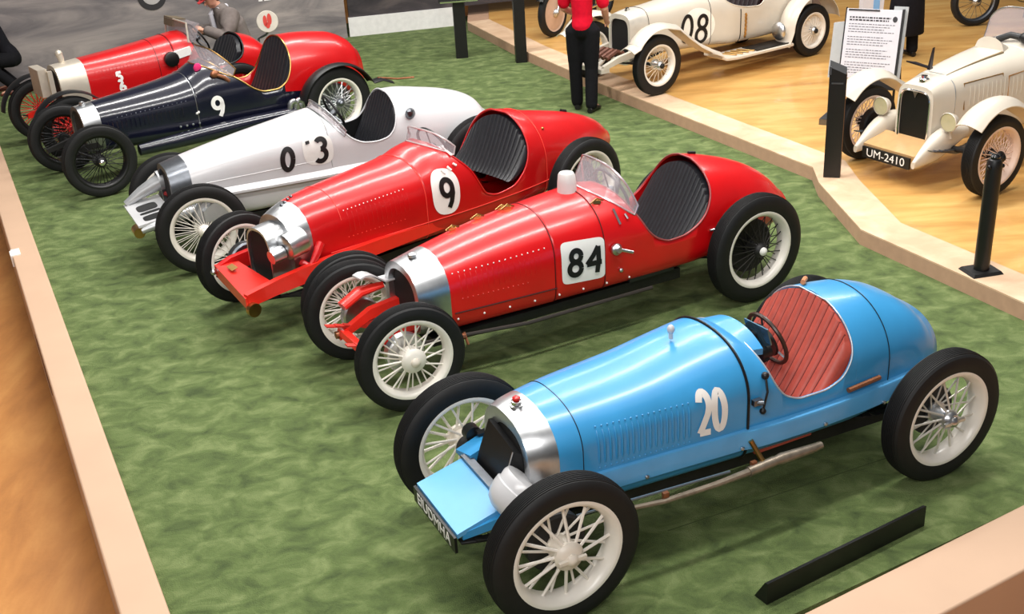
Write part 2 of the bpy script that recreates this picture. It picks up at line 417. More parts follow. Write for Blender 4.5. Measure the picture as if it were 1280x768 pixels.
def on_side(P, u, z, off, side=1):
    a = P.a_of_z(u, z); p = P.pt(u, a, off); return (p[0], P.v0 + side * (p[1] - P.v0), p[2])
def paint_digits(root, P, text, u0, z0, h, wu, m, thick=.15, off=.009, du_dz=0, dz_du=0, gap=0.0, name='race_number'):
    """text starts at (u0,z0); each character takes wu along the car; du_dz leans it, dz_du lets the base line climb"""
    g = G(True)
    for i, ch in enumerate(text):
        for path in stroke_paths(ch):
            L, R_ = ribbon([(x * wu / .62, y * h) for x, y in path], thick * h)
            def mp(q): u = u0 + i * (wu + gap) + q.x + du_dz * q.y; return on_side(P, u, z0 + q.y + dz_du * (u - u0), off)
            vs = []
            for a, b in zip(L, R_): vs += [mp(a), mp((a + b) / 2), mp(b)]
            n = len(L); g.add(vs, [(3 * k + j, 3 * k + j + 1, 3 * k + j + 4, 3 * k + j + 3) for k in range(n - 1) for j in (0, 1)])
    return g.build(name, m, root, weld=False)
def paint_patch(root, P, f, m, name='number_roundel', off=.006, N=16):
    """f(s,t) with s,t in -1..1 -> (u,z) on the body side"""
    g = G(True); vs = []
    for j in range(N + 1):
        for i in range(N + 1):
            u, z = f(-1 + 2 * i / N, -1 + 2 * j / N); vs.append(on_side(P, u, z, off))
    W = N + 1
    g.add(vs, [(j * W + i, j * W + i + 1, (j + 1) * W + i + 1, (j + 1) * W + i) for j in range(N) for i in range(N)])
    return g.build(name, m, root)
def squircle(uc, zc, a, b, lean=0, climb=0, n=4):
    """rounded-rectangle patch map"""
    def f(s, t):
        # square to disc-ish map with exponent
        k = max(abs(s), abs(t))
        if k < 1e-9: return uc, zc
        th = math.atan2(t, s); L = (abs(math.cos(th)) ** n + abs(math.sin(th)) ** n) ** (-1 / n)
        x, y = k * L * math.cos(th) * a, k * L * math.sin(th) * b
        return uc + x + lean * y, zc + y + climb * x
    return f
def louvres(root, P, u0, u1, z0, z1, n, m, name='bonnet_louvres', off=.004, slope=0, r=.006, lean=0):
    g = G(True)
    for i in range(n):
        u = u0 + (u1 - u0) * i / (n - 1); dz = slope * (u - u0)
        pts = [on_side(P, u + lean * (z - z0), z + dz, off) for z in linspace(z0, z1, 10)]
        g.tube(pts, [.001] + [r] * 8 + [.001], 6)
    return g.build(name, m, root)
def rivets(root, P, u0, z0, u1, z1, n, m, name='rivets', r=.006, off=.005):
    g = G(True)
    for i in range(n):
        t = i / max(1, n - 1); p = on_side(P, u0 + (u1 - u0) * t, z0 + (z1 - z0) * t, off); g.sphere(p, r, 6, 4)
    return g.build(name, m, root)
def text_mesh(txt, size, m, name, parent, matrix, bold=0.0, ext=.001, xs=1.0):
    cu = bpy.data.curves.new('lettering_curve', 'FONT'); cu.body = txt; cu.size = size; cu.align_x = 'CENTER'; cu.align_y = 'CENTER'; cu.offset = bold; cu.extrude = ext
    o = bpy.data.objects.new('lettering_source', cu); COL.objects.link(o)
    dg = bpy.context.evaluated_depsgraph_get(); me = bpy.data.meshes.new_from_object(o.evaluated_get(dg)); bpy.data.objects.remove(o); me.name = name
    me.transform(Matrix.Diagonal((xs, 1, 1, 1))); me.materials.clear(); me.materials.append(m)
    t = bpy.data.objects.new(name, me); COL.objects.link(t); t.parent = parent; t.matrix_local = matrix
    return t
def frame_mat(o, x, y, local_flip=True):
    """matrix with text x/y axes given in car (u,v,z) coordinates"""
    c = lambda p: Vector((-p[0], p[1], p[2]))
    X = c(x).normalized(); Y = c(y).normalized(); Z = X.cross(Y).normalized(); Y = Z.cross(X)
    M_ = Matrix((X, Y, Z)).transposed().to_4x4(); M_.translation = c(o); return M_
def fender(root, u, v, R, w, a0, a1, m, name='front_fender', tail=None, crown=.02, n=28, lead=None, zc=.35):
    """mudguard following the wheel from angle a0 (front) to a1 (rear), optional tail points (u,z)"""
    pts = [(u - R * math.cos(a), zc + R * math.sin(a)) for a in linspace(a0, a1, n)]
    path = [(x, z) for x, z in pts]
    if lead: path = lead + path
    if tail: path += tail
    g = G(True); rings = []
    for i, (x, z) in enumerate(path):
        a = path[max(0, i - 1)]; b = path[min(len(path) - 1, i + 1)]; t = Vector((b[0] - a[0], b[1] - a[1])).normalized(); nx, nz = -t.y, t.x
        ring = []
        for s in linspace(-1, 1, 9):
            h = crown * (1 - s * s); ring.append((x + nx * h, v + s * w / 2, z + nz * h))
        low = [(p[0] - nx * .008, p[1], p[2] - nz * .008) for p in ring[::-1]]
        rings.append(ring + low)
    g.loft(rings); return g.build(name, m, root, ang=45)
def screen(root, P, u, a, h, lean, m, name='windscreen', zoff=0, curve=.1, frame=None, n=20, taper=.6):
    """curved racing screen standing on the cowl"""
    g = G(True); rings = []; top = []
    for i in range(n + 1):
        s = -1 + 2 * i / n; b = P.pt(u + curve * s * s, a * s, .004); hh = h * (1 - taper * abs(s) ** 3)
        t = (b[0] + lean * hh, P.v0 + (b[1] - P.v0) * (1 - .15 * hh), b[2] + hh); top.append(t)
        rings.append([b, t, (t[0] + .004, t[1], t[2]), (b[0] + .004, b[1], b[2])])
    g.loft(rings); o = g.build(name, m, root)
    if frame:
        f = G(True); base = [r[0] for r in rings]; f.tube(top + base[::-1], .007, 6, closed=True); f.build('screen_frame', frame, o)
    return o
# ------------------------------------------------------------------ racing cars
W3U, W3V, W3S = .08, .785, -.30
def car_root(name, label, x, y, yaw, z=0.0, group=None): return thing(name, label, 'racing car', (x, y, z), yaw, group)

# ===== 1: blue 20
c1 = car_root('racing_car', 'light blue open racing car with white number 20 and red pleated leather cockpit', -.07, 4.705, 3.579)
P1 = Prof([(-.02, .815, .36, .235, .60, 2.4, 4), (.06, .84, .35, .265, .62, 2.4, 4), (.17, .855, .345, .285, .64, 2.4, 5), (.30, .868, .34, .30, .66, 2.4, 6), (.70, .905, .335, .325, .69, 2.3, 6), (1.0, .955, .335, .345, .69, 2.3, 6),
           (1.16, .975, .335, .355, .69, 2.3, 6), (1.30, .935, .335, .365, .69, 2.3, 6), (1.45, .925, .335, .37, .69, 2.3, 6), (1.62, .95, .335, .372, .69, 2.2, 6), (1.82, 1.0, .335, .37, .68, 2.1, 6), (2.05, .985, .34, .36, .66, 2.1, 5),
           (2.25, .925, .34, .345, .63, 2.3, 4), (2.36, .865, .33, .33, .60, 2.4, 3.4), (2.44, .80, .31, .31, .56, 2.4, 3)])
body(c1, P1, 1.165, 2.44, [blue, tan], [(1.255, .99), (1.285, .88), (1.33, .75), (1.40, .67), (1.50, .635), (1.62, .635), (1.73, .665), (1.79, .73), (1.83, .83), (1.845, 1.03)], tail=.13, coam=mat('pale_edge', (176, 186, 196), .35, .4), coam_r=.0045)
bonnet(c1, P1, .14, 1.16, blue)
band(c1, P1, 1.162, black, .008, 'bonnet_strap', 2.5, .006); band(c1, P1, .258, black, .0025); band(c1, P1, 2.07, black, .0025)
hoop(c1, P1, .0, .14, steel, inset=.66, lip=-.015, capm=chrome, core=blackm, depth=.04)
g = G(True); g.lathe([(0, .02), (.012, .02), (.02, .01), (.022, .001)], (.07, 0, .878), (0, 0, 1), 12); g.build('cap_jewel', redd, c1)
louvres(c1, P1, .34, .83, .595, .765, 17, blue, slope=.0, r=.006)
rivets(c1, P1, .34, .78, .83, .78, 17, bluel, r=.005); rivets(c1, P1, .34, .575, .83, .575, 17, bluel, r=.005)
paint_digits(c1, P1, '20', .875, .59, .24, .082, decalw, .145, du_dz=-.03, dz_du=-.06, gap=.002)
for sd, nm in ((1, 'chassis_rail'), (-1, 'chassis_rail')):
    g = G(True); rings = []
    for u in linspace(.12, 2.42, 40):
        v = P1.v_of_z(min(u, 2.3), .50) + .004; zc = .515 + (0 if u < 1.6 else .02 * (u - 1.6)); k = .03 if u > 1.16 else .018
        rings.append([(u, sd * (v - .03), zc - .07), (u, sd * (v + k), zc - .07), (u, sd * (v + k), zc + .025), (u, sd * (v + k - .004), zc + .034), (u, sd * (v - .03), zc + .045)])
    g.loft(rings); r_ = g.build(nm, bluel, c1, ang=25)
for u in (.30, .58, 1.12, 1.62, 2.02):
    g = G(True); v = P1.v_of_z(u, .50) + .036; g.lathe([(0, .011), (.008, .011), (.012, .006), (.012, .001)], (u, v - (.012 if u < 1.16 else 0), .46), (0, 1, 0), 10); g.build('bolt', steel, c1)
wheel_meshes('c1f', .385, .135, nsp=12, sr=.008, spinner=True, hubm=mat('cream_hub', (225, 216, 202), .35), rim_r=.70, big=1.35)
wheel_meshes('c1r', .375, .135, nsp=13, sr=.006, spinner=True, hubm=steel, spoke=mat('pale_spoke', (214, 210, 200), .35, .3))
for u, v, k, R in ((0, .545, 'c1f', .385), (0, -.545, 'c1f', .385), (2.286, .545, 'c1r', .375), (2.286, -.60, 'c1r', .375)):
    add_wheel(c1, k, u, v, R, 0); drum(c1, u, v, R, (.15 if v > 0 else .07) if u == 0 else .14, dark)
axle(c1, 0, -.5, .5, .385, .024, dsteel); axle(c1, 2.286, -.5, .5, .375, .035, dark, 'rear_axle', 0)
for s in (-.24, .24): spring(c1, 0, s, .37, .75)
for s in (-.30, .30): spring(c1, 2.2, s, .36, .6)
# front: dumb irons, blue apron, plate, black stone guard, white air duct
for s in (-.225, .225):
    beam(c1, [(-.36, s, .40), (-.2, s, .41), (.0, s, .42), (.2, s, .43), (.45, s, .46)], .045, .06, blue, 'dumb_iron', [.6, .8, 1, 1.1, 1.2])
g = G(True); g.hull8([(-.39, -.235, .405), (-.39, -.235, .43), (-.39, .255, .405), (-.39, .255, .43), (-.13, -.275, .44), (-.13, -.275, .465), (-.13, .215, .44), (-.13, .215, .465)]); g.build('front_apron', mat('sky_blue_paint', (92, 168, 220), .35, 0, .3, .03), c1)
g = G(True); g.hull8([(-.13, -.275, .44), (-.13, -.275, .485), (-.13, .235, .44), (-.13, .235, .485), (-.085, -.275, .44), (-.085, -.275, .485), (-.085, .235, .44), (-.085, .235, .485)]); g.build('apron_crossbar', dsteel, c1, ang=20)
g = G(True); g.box((-.402, .01, .375), (.014, .50, .085)); pl = g.build('number_plate', black, c1)
text_mesh('EIUDMHA', .088, decalw, 'plate_lettering', pl, frame_mat((-.4105, .01, .375), (0, 1, 0), (0, 0, 1)), 0, xs=1.06)
g = G(True)
g.loft([[(-.075, -.215, .45), (-.075, .13, .44), (.06, .16, .40), (.06, -.23, .40)], [(-.055, -.19, .56), (-.055, .10, .54), (.05, .15, .54), (.05, -.215, .56)], [(-.01, -.165, .715), (-.006, .10, .66), (.02, .12, .655), (.02, -.16, .715)]], True); g.build('stone_guard', black, c1, ang=20)
g = G(True); g.tube([(-.012, .10, .665), (-.058, .105, .545), (-.078, .135, .44)], .004, 6); g.build('guard_edge', steel, c1)
g = G(True); g.lathe([(0, .001), (0, .05), (.01, .085), (.03, .112), (.06, .128), (.10, .135), (.13, .135), (.135, .125), (.17, .128), (.19, .12), (.19, .001)], (-.15, .25, .455), (.62, .05, .62), 32); g.build('air_duct', white, c1)
g = G(True); g.tube([(-.05, .20, .47), (-.10, .22, .45), (-.12, .20, .44)], .018, 8); g.build('duct_elbow', copper, c1)
# far-side front bracket with small blue fairing and damper
g = G(True); g.hull8([(-.12, -.36, .45), (-.12, -.36, .47), (-.10, -.22, .45), (-.10, -.22, .50), (.12, -.40, .50), (.12, -.40, .52), (.12, -.24, .50), (.12, -.24, .56)]); g.build('front_fairing', blue, c1, ang=20)
g = G(True); g.tube([(.02, -.44, .50), (.02, -.36, .52), (.10, -.30, .56)], .02, 8); g.lathe([(-.03, .001), (-.03, .045), (.03, .045), (.03, .001)], (.0, -.42, .5), (0, 1, 0), 18); g.build('friction_damper', black, c1)
# exhaust and brake rod on the near side
g = G(True); g.tube([(.30, .43, .40), (.6, .455, .375), (.9, .46, .37), (1.12, .46, .375)], [.012, .014, .016, .02], 10); g.tube([(1.10, .46, .375), (1.18, .46, .38), (1.26, .46, .385)], .026, 12); g.tube([(1.24, .46, .385), (1.3, .46, .385), (1.5, .455, .375), (1.56, .455, .378)], [.02, .03, .024, .020], 12)
g.build('exhaust_pipe', mat('aged_pipe', (150, 138, 122), .4, .7, 0, .25, 20), c1)
g = G(True); g.tube([(.15, .41, .43), (1.0, .44, .40)], .007, 6); g.build('brake_rod', steel, c1)
g = G(True); g.tube([(1.16, .39, .50), (1.18, .41, .45), (1.20, .45, .39)], .014, 8); g.build('pipe_bracket', brass, c1)
for u in (.62, 1.14):
    g = G(True); g.box((u, .445, .39), (.03, .02, .05)); g.build('pipe_clip', copper, c1)
# cockpit
pleat(c1, P1, 1.50, .44, 1.85, .345, rleather, n=13, wrap=.045, gap=.012, amp=.018)
cushion(c1, P1, 1.24, 1.60, .46, .44, .33, rleather, n=12)
g = G(True); g.hull8([(.25, -0.22000000000000003, 0.26), (.25, -0.22000000000000003, .326), (.25, 0.22000000000000003, 0.26), (.25, 0.22000000000000003, .326), (2.2, -0.27, 0.24), (2.2, -0.27, .326), (2.2, 0.27, 0.24), (2.2, 0.27, .326)]); g.build('underbody_shade_slab', dark, c1, ang=20)  # dark slab added below the body to deepen the shade under the car
steering(c1, (1.57, -.02, .785), .15, .32, mat('dark_wood_rim', (52, 34, 26), .35), dark)
g = G(True); g.lathe([(-.012, .001), (-.012, .095), (.0, .10), (.006, .001)], (1.56, -.02, .782), (math.cos(.32), 0, math.sin(.32)), 24); g.build('wheel_boss', black, c1)
g = G(True); g.loft([[(1.20 + .15 * t, y, P1.z_of_v(1.26, y) + .004 - .02 * t + .03 * (1 - (y / .22) ** 2) * t) for y in linspace(-.22, .22, 15)] + [(1.20 + .15 * t, y, P1.z_of_v(1.26, y) - .03 - .02 * t) for y in linspace(.22, -.22, 15)] for t in linspace(0, 1, 8)]); g.build('scuttle_hood', blue, c1)
g = G(True); g.poly([(1.38, .02, .97), (1.42, .16, .95), (1.44, .17, .86), (1.43, .10, .82), (1.40, .04, .86)], (.008, 0, 0)); g.build('rear_view_mirror', mat('mirror_glass', (110, 150, 175), .1, .8, 0, .05), c1)
g = G(True); g.tube([(1.36, .03, .93), (1.40, .09, .86), (1.44, .14, .76)], .022, 8); g.lathe([(-.03, .001), (-.03, .045), (.03, .045), (.03, .001)], (1.44, .11, .80), (1, 0, .2), 14); g.lathe([(-.03, .001), (-.03, .035), (.03, .035), (.03, .001)], (1.40, .06, .88), (1, 0, .2), 14); g.build('gauge_cluster', black, c1)
g = G(True); g.tube([on_side(P1, 1.265, .80, .02), on_side(P1, 1.255, .74, .03), on_side(P1, 1.235, .655, .025)], .006, 8); g.sphere(on_side(P1, 1.265, .81, .02), .02); g.sphere(on_side(P1, 1.232, .645, .025), .017); g.build('brake_lever', black, c1)
g = G(True); g.tube([on_side(P1, 1.775, .605, .02), on_side(P1, 1.99, .615, .02)], .014, 8); g.build('side_handle', copper, c1)
g = G(True); g.tube([(.945, 0, .965), (.945, 0, 1.0)], .012, 10); g.sphere((.945, 0, 1.015), (.02, .02, .026)); g.build('filler_cap', white, c1)
g = G(True); g.box(on_side(P1, 1.20, .70, .02), (.05, .025, .03)); g.tube([on_side(P1, 1.19, .70, .02), on_side(P1, 1.22, .70, .05)], .01, 8); g.build('strap_buckle', dsteel, c1)
g = G(True); g.tube([on_side(P1, 1.86, .99, .02, -1), on_side(P1, 1.93, .97, .025, -1)], .014, 8); g.build('head_pad', tan, c1)

# ===== 2: red 84
c2 = car_root('racing_car', 'bright red single-seat racing car with number 84 on a white square', -.853, 6.64, 3.648)
P2 = Prof([(.05, .76, .37, .235, .58, 2.3, 4), (.17, .785, .355, .25, .59, 2.3, 5), (.38, .835, .345, .28, .61, 2.2, 6), (.80, .915, .345, .32, .65, 2.2, 6), (1.10, .955, .345, .345, .66, 2.2, 6), (1.45, .985, .345, .37, .67, 2.2, 6), (1.65, .995, .345, .38, .67, 2.2, 6),
           (1.80, .97, .345, .385, .67, 2.1, 6), (2.0, 1.0, .345, .39, .67, 2.1, 6), (2.2, 1.06, .345, .39, .66, 2.0, 6), (2.45, 1.04, .345, .38, .64, 2.0, 5), (2.75, .965, .35, .35, .60, 2.0, 4), (3.0, .865, .36, .30, .56, 2.0, 3), (3.2, .73, .38, .23, .52, 2.0, 2.4), (3.3, .62, .40, .17, .50, 2, 2.2)])
body(c2, P2, 1.125, 3.3, [red, redd], [(1.70, 1.02), (1.75, .94), (1.80, .83), (1.87, .705), (1.95, .64), (2.04, .61), (2.14, .615), (2.25, .65), (2.34, .71), (2.41, .80), (2.45, .90), (2.465, 1.08)], tail=.06, coam=mat('grey_red_edge', (150, 70, 70), .35), coam_r=.006)
bonnet(c2, P2, .38, 1.12, red)
for u in (1.122, 1.50): band(c2, P2, u, mat('seam_dark_red', (70, 8, 8), .6), .0035)
hoop(c2, P2, .17, .38, steel, inset=.80, lip=.0, core=blackm, depth=.07)
g = G(True); g.lathe([(0, .03), (.02, .03), (.03, .015), (.031, .001)], (.27, 0, .815), (0, 0, 1), 16); g.build('radiator_cap', steel, c2)
rivets(c2, P2, .42, .74, 1.06, .775, 17, decalw, r=.005); rivets(c2, P2, .46, .575, .92, .575, 14, mat('pale_red', (225, 90, 84), .4), r=.004)
louvres(c2, P2, .46, 1.02, .60, .73, 16, red, 'bonnet_louvres', .002, .03, .003)
for k in range(8): rivets(c2, P2, .42 + 1.28 * k / 7, .44 - .02 * k / 7, .45 + 1.28 * k / 7, .44, 1, decalw, 'sill_rivet', r=.008)
band_pts = [on_side(P2, u, .485, .006) for u in linspace(.40, 1.13, 30)]
g = G(True); g.tube(band_pts, .005, 6); g.build('lower_seam', bpy.data.materials['seam_dark_red'], c2)
paint_patch(c2, P2, squircle(1.335, .63, .165, .145, .0, -.06, 9), decalw, 'number_square')
paint_digits(c2, P2, '84', 1.205, .545, .19, .125, decalb, .19, .012, du_dz=.06, dz_du=-.08, gap=.01)
wheel_meshes('c2f', .355, .12, nsp=14, sr=.006, rim_r=.715, big=1.5, capm=mat('cream_cap', (222, 212, 198), .35)); wheel_meshes('c2r', .405, .135, spoke=mat('dark_wire', (44, 42, 38), .45, .5), hubm=dark, capm=decalw, nsp=20, sr=.004, rim_r=.68)
add_wheel(c2, 'c2f', 0, .43, .355, -.08); add_wheel(c2, 'c2f', 0, -.43, .355, -.08)
for s in (1, -1): add_wheel(c2, 'c2r', 2.728, s * .475, .405)
drum(c2, 0, .43, .355, .13, steel); drum(c2, 0, -.43, .355, .13, steel)
for s in (.475, -.475): drum(c2, 2.728, s, .405, .2, dark)
axle(c2, 0, -.40, .40, .355, .022, orange); axle(c2, 2.728, -.45, .45, .405, .035, dark, 'rear_axle', 0)
for s in (-.17, .17):
    beam(c2, [(-.23, s, .33), (-.15, s, .36), (.0, s, .43), (.2, s, .45), (.6, s, .45)], .05, .07, orange, 'dumb_iron', [.7, .8, 1, 1.1, 1.2])
    spring(c2, 0, s, .42, .62, mat('red_spring', (196, 50, 40), .4), k=5); spring(c2, 2.7, s * 1.6, .36, .7)
g = G(True); g.box((-.20, 0, .35), (.06, .38, .04), (0, .3, 0)); g.build('front_crossmember', orange, c2, ang=20)
g = G(True); g.lathe([(-.012, .001), (-.012, .026), (.03, .026), (.034, .001)], (-.22, -.17, .34), (-1, 0, 0), 12); g.build('spring_eye', copper, c2)
g = G(True); g.tube([(-.16, -.23, .50), (-.02, -.25, .56), (.14, -.22, .58)], [.05, .055, .03], 12, flat=.6); g.build('damper_cover', orange, c2)
g = G(True); g.loft([[(-.03 + .24 * t, -.32, .60 + .07 * math.sin(PI * min(1, t + .3)) - .01 * k), (-.03 + .24 * t, -.18, .62 + .07 * math.sin(PI * min(1, t + .3)) - .01 * k)] + [(-.03 + .24 * t, -.18, .608 + .07 * math.sin(PI * min(1, t + .3))), (-.03 + .24 * t, -.32, .588 + .07 * math.sin(PI * min(1, t + .3)))] for t in linspace(0, 1, 8) for k in (0,)]); g.build('drum_scoop', white, c2)
g = G(True); g.tube([(.1, .24, .33), (.9, .34, .29), (1.9, .36, .28)], .014, 8); g.build('exhaust_pipe', mat('sooty_pipe', (70, 64, 60), .5, .5), c2)
g = G(True); g.tube([(.28, .34, .36), (.42, .37, .35)], .02, 8); g.tube([(.42, .35, .37), (.42, .40, .30)], .01, 6); g.build('steering_drop_arm', copper, c2)
pleat(c2, P2, 2.10, .42, 2.455, .36, leather, n=19, wrap=.05, gap=.055, amp=.009); cushion(c2, P2, 1.72, 2.1, .46, .42, .35, leather, n=11)
g = G(True); g.hull8([(.25, -0.24, 0.27), (.25, -0.24, .326), (.25, 0.24, 0.27), (.25, 0.24, .326), (2.2, -0.29, 0.25), (2.2, -0.29, .326), (2.2, 0.29, 0.25), (2.2, 0.29, .326)]); g.build('underbody_shade_slab', dark, c2, ang=20)  # added dark slab, stands in for the under-car shade
steering(c2, (1.86, -.05, .90), .17, .42, black)
screen(c2, P2, 1.56, 1.0, .19, .55, glass, frame=mat('screen_rim', (214, 200, 204), .2, .6), curve=.22, taper=.7)
g = G(True); g.loft([[(1.47 + .06 * math.cos(q) * k, -.02 + .065 * math.sin(q) * k, 1.0 + h) for q in linspace(0, 2 * PI, 25)[:-1]] for h, k in ((-.02, 1.1), (.05, 1.05), (.10, .95), (.115, .8), (.12, .1))]); g.build('filler_cap', frost, c2)
for u, v in ((.82, -.12), (1.0, -.10), (1.02, -.06), (.63, -.12), (1.55, .22)):
    g = G(True); z = P2.z_of_v(u, v); g.box((u, v, z + .012), (.05, .022, .022), (0, 0, .5)); g.tube([(u - .05, v, z + .01), (u, v, z + .035), (u + .05, v, z + .012)], .006, 6); g.build('bonnet_catch', brass, c2)
q = on_side(P2, 1.58, .66, .01); g = G(True); g.lathe([(0, .04), (.02, .04), (.03, .028), (.05, .02), (.052, .001)], q, (0, 1, .1), 20); g.tube([(q[0] + .02, q[1] + .04, q[2]), (q[0] + .10, q[1] + .06, q[2] - .03)], .011, 8); g.build('fuel_tap', steel, c2)
for u, z, l in ((1.63, .90, .09), (1.70, .86, .03)):
    g = G(True); g.tube([on_side(P2, u, z, .012), on_side(P2, u + .01, z - l, .012)], .008, 6); g.build('screen_bracket', steel, c2)
g = G(True); q = on_side(P2, 1.62, .50, .012); g.sphere(q, .016); g.build('step_bolt', steel, c2)
g = G(True); g.tube([(2.52, -.03, P2.z_of_v(2.52, .03) + .008), (2.58, -.03, P2.z_of_v(2.58, .03) + .01)], .012, 8); g.build('tank_breather', black, c2)
g = G(True); q = on_side(P2, 2.38, .60, .01); g.tube([q, (q[0] + .07, q[1] + .01, q[2])], .009, 8); g.build('door_catch', steel, c2)

# ===== 3: red 9
c3 = car_root('racing_car', 'red racing car with black 9 on white oval and twin silver nose ducts', -1.69, 7.714, 3.879)
P3 = Prof([(.0, .80, .36, .21, .60, 2.3, 4), (.12, .85, .35, .24, .61, 2.3, 4), (.25, .885, .34, .26, .62, 2.3, 5), (.80, .93, .335, .31, .64, 2.3, 6), (1.15, .955, .33, .35, .65, 2.3, 6), (1.32, 1.005, .33, .37, .66, 2.2, 6), (1.45, 1.02, .33, .385, .66, 2.2, 6), (1.7, 1.0, .33, .40, .66, 2.2, 6), (2.0, 1.05, .33, .405, .66, 2.1, 6),
           (2.2, 1.08, .33, .40, .66, 2.0, 5), (2.6, .99, .34, .36, .62, 2.0, 4), (2.98, .895, .35, .29, .58, 2.0, 3), (3.26, .80, .36, .20, .56, 2, 2.4), (3.44, .70, .38, .13, .54, 2, 2.2), (3.52, .62, .42, .09, .52, 2, 2)])
sd3 = mat('seam_pale_red', (236, 70, 60), .4)
body(c3, P3, 1.155, 3.52, [redd, redd], [(1.40, 1.04), (1.45, .98), (1.52, .90), (1.60, .80), (1.66, .68), (1.73, .58), (1.85, .545), (2.0, .56), (2.12, .63), (2.21, .76), (2.25, .9), (2.27, 1.1)], tail=.05, coam=redd, coam_r=.008)
bonnet(c3, P3, .17, 1.15, redd)
band(c3, P3, 1.152, sd3, .0035); band(c3, P3, .42, sd3, .003, a=1.3); band(c3, P3, 2.42, sd3, .003)
hoop(c3, P3, .02, .17, steel, 'nose_cowl', inset=.7, lip=0, core=steel, core_name='nose_core', capm=None)
g = G(True)
for k in range(4): g.sphere((.12 + .035 * k, -.02 - .01 * k, P3.z_of_v(.12 + .035 * k, .02) + .006), (.012, .016, .01), 10, 6)
g.build('cowl_clasp', dsteel, c3)
# radiator pod: tall arch ahead of the bonnet with a silver band
PR = Prof([(-.18, .745, .34, .15, .54, 2.6, 5), (.06, .765, .34, .17, .54, 2.6, 5)], .0)
hoop(c3, PR, -.13, .03, steel, 'radiator_shell', inset=.93, lip=.0, core=blackm, depth=.04)
g = G(True); g.lathe([(-.10, .001), (-.10, .08), (-.09, .095), (.05, .10), (.06, .095), (.06, .001)], (.04, .235, .655), (1, .0, .12), 32); g.lathe([(-.04, .001), (-.04, .05), (.06, .055), (.06, .001)], (-.12, .21, .60), (1, 0, .12), 24); g.build('carburettor_duct', steel, c3)
g = G(True); g.tube([(.05, .24, .50), (.10, .30, .47), (.16, .30, .55), (.22, .27, .60)], .03, 10); g.build('coolant_pipe', redd, c3)
# red frame: side rails meeting a sloped front tray
for s in (1, -1):
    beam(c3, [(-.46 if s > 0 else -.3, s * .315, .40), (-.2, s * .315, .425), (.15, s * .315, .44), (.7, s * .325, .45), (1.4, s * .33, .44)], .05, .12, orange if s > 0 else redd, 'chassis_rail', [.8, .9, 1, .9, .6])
g = G(True); g.hull8([(-.32, -.34, .36), (-.32, -.34, .45), (-.48, .34, .35), (-.48, .34, .43), (-.16, -.27, .38), (-.16, -.27, .445), (-.20, .30, .37), (-.20, .30, .43)]); g.build('front_tray', orange, c3, ang=20)
g = G(True); g.sphere((-.34, -.33, .40), .022); g.build('frame_bolt', steel, c3)
g = G(True); g.lathe([(-.02, .001), (-.02, .05), (.02, .05), (.02, .001)], (-.44, .36, .34), (0, 1, 0), 16); g.build('spring_eye', brass, c3)
g = G(True); g.poly([(-.30, -.20, .462), (-.25, -.20, .472), (-.26, -.10, .47), (-.31, -.10, .46)], (0, 0, .004)); g.build('maker_badge', brass, c3)
rivets(c3, P3, .46, .775, .98, .80, 16, decalw, r=.005); rivets(c3, P3, .46, .58, .95, .58, 14, sd3, r=.004); louvres(c3, P3, .48, 1.0, .61, .76, 14, redd, 'bonnet_louvres', .002, .03, .003)
g = G(True); g.tube([on_side(P3, u, .50, .005) for u in linspace(.3, 2.9, 60)], .004, 6); g.build('lower_seam', sd3, c3)
rivets(c3, P3, .45, .46, .9, .48, 3, decalw, r=.012)
paint_patch(c3, P3, squircle(1.335, .695, .125, .175, .03, -.1, 2.6), decalw, 'number_oval')
paint_digits(c3, P3, '9', 1.265, .565, .25, .145, decalb, .16, .012, du_dz=.02, dz_du=-.08)
wheel_meshes('c3f', .355, .115, nsp=18, sr=.004, rim_r=.73); wheel_meshes('c3r', .41, .13, nsp=20, sr=.004, spoke=dsteel, hubm=dsteel, rim_r=.72)
add_wheel(c3, 'c3f', .0, -.55, .355, .03); 
w3 = add_wheel(c3, 'c3f', W3U, W3V, .352, W3S)
for o_ in [o_ for o_ in w3.children if o_.name.startswith('hub')]: bpy.data.objects.remove(o_)
for s in (.55, -.40): add_wheel(c3, 'c3r', 2.697, s, .41)
for s in (.55, -.40): drum(c3, 2.697, s, .41, .2, dark)
drum(c3, 0, -.55, .355, .14, dsteel)
g = G(True); g.tube([(0, -.5, .355), (.0, -.3, .33), (W3U * .5, .2, .33), (W3U, W3V - .05, .355)], .022, 10); g.build('front_axle', dark, c3)
axle(c3, 2.697, -.36, .5, .41, .035, dark, 'rear_axle', 0)
for s in (-.3, .3): spring(c3, .02, s, .36, .7); spring(c3, 2.65, s, .37, .7)
g = G(True)
for k in range(5): g.lathe([(-.012, .001), (-.012, .03), (.012, .03), (.012, .001)], (.28 + .05 * k, .36, .36 - .01 * (k % 2)), (0, 1, 0), 10)
g.tube([(.2, .37, .36), (.55, .37, .34)], .012, 6); g.build('steering_linkage', copper, c3)
pleat(c3, P3, 2.02, .60, 2.265, .375, leather, n=17, wrap=.05, gap=.045, amp=.009); cushion(c3, P3, 1.68, 2.0, .40, .38, .30, redd, n=5, amp=.006)
g = G(True); g.hull8([(.25, -0.24, 0.26), (.25, -0.24, .326), (.25, 0.24, 0.26), (.25, 0.24, .326), (2.2, -0.29, 0.24), (2.2, -0.29, .326), (2.2, 0.29, 0.24), (2.2, 0.29, .326)]); g.build('underbody_shade_slab', dark, c3, ang=20)  # added dark slab that darkens the gap under the body
steering(c3, (1.60, -.06, .92), .17, .42, black)
screen(c3, P3, 1.36, .75, .11, .35, glass, curve=.16, taper=.45, frame=mat('screen_rim_pale', (226, 214, 214), .2, .5))
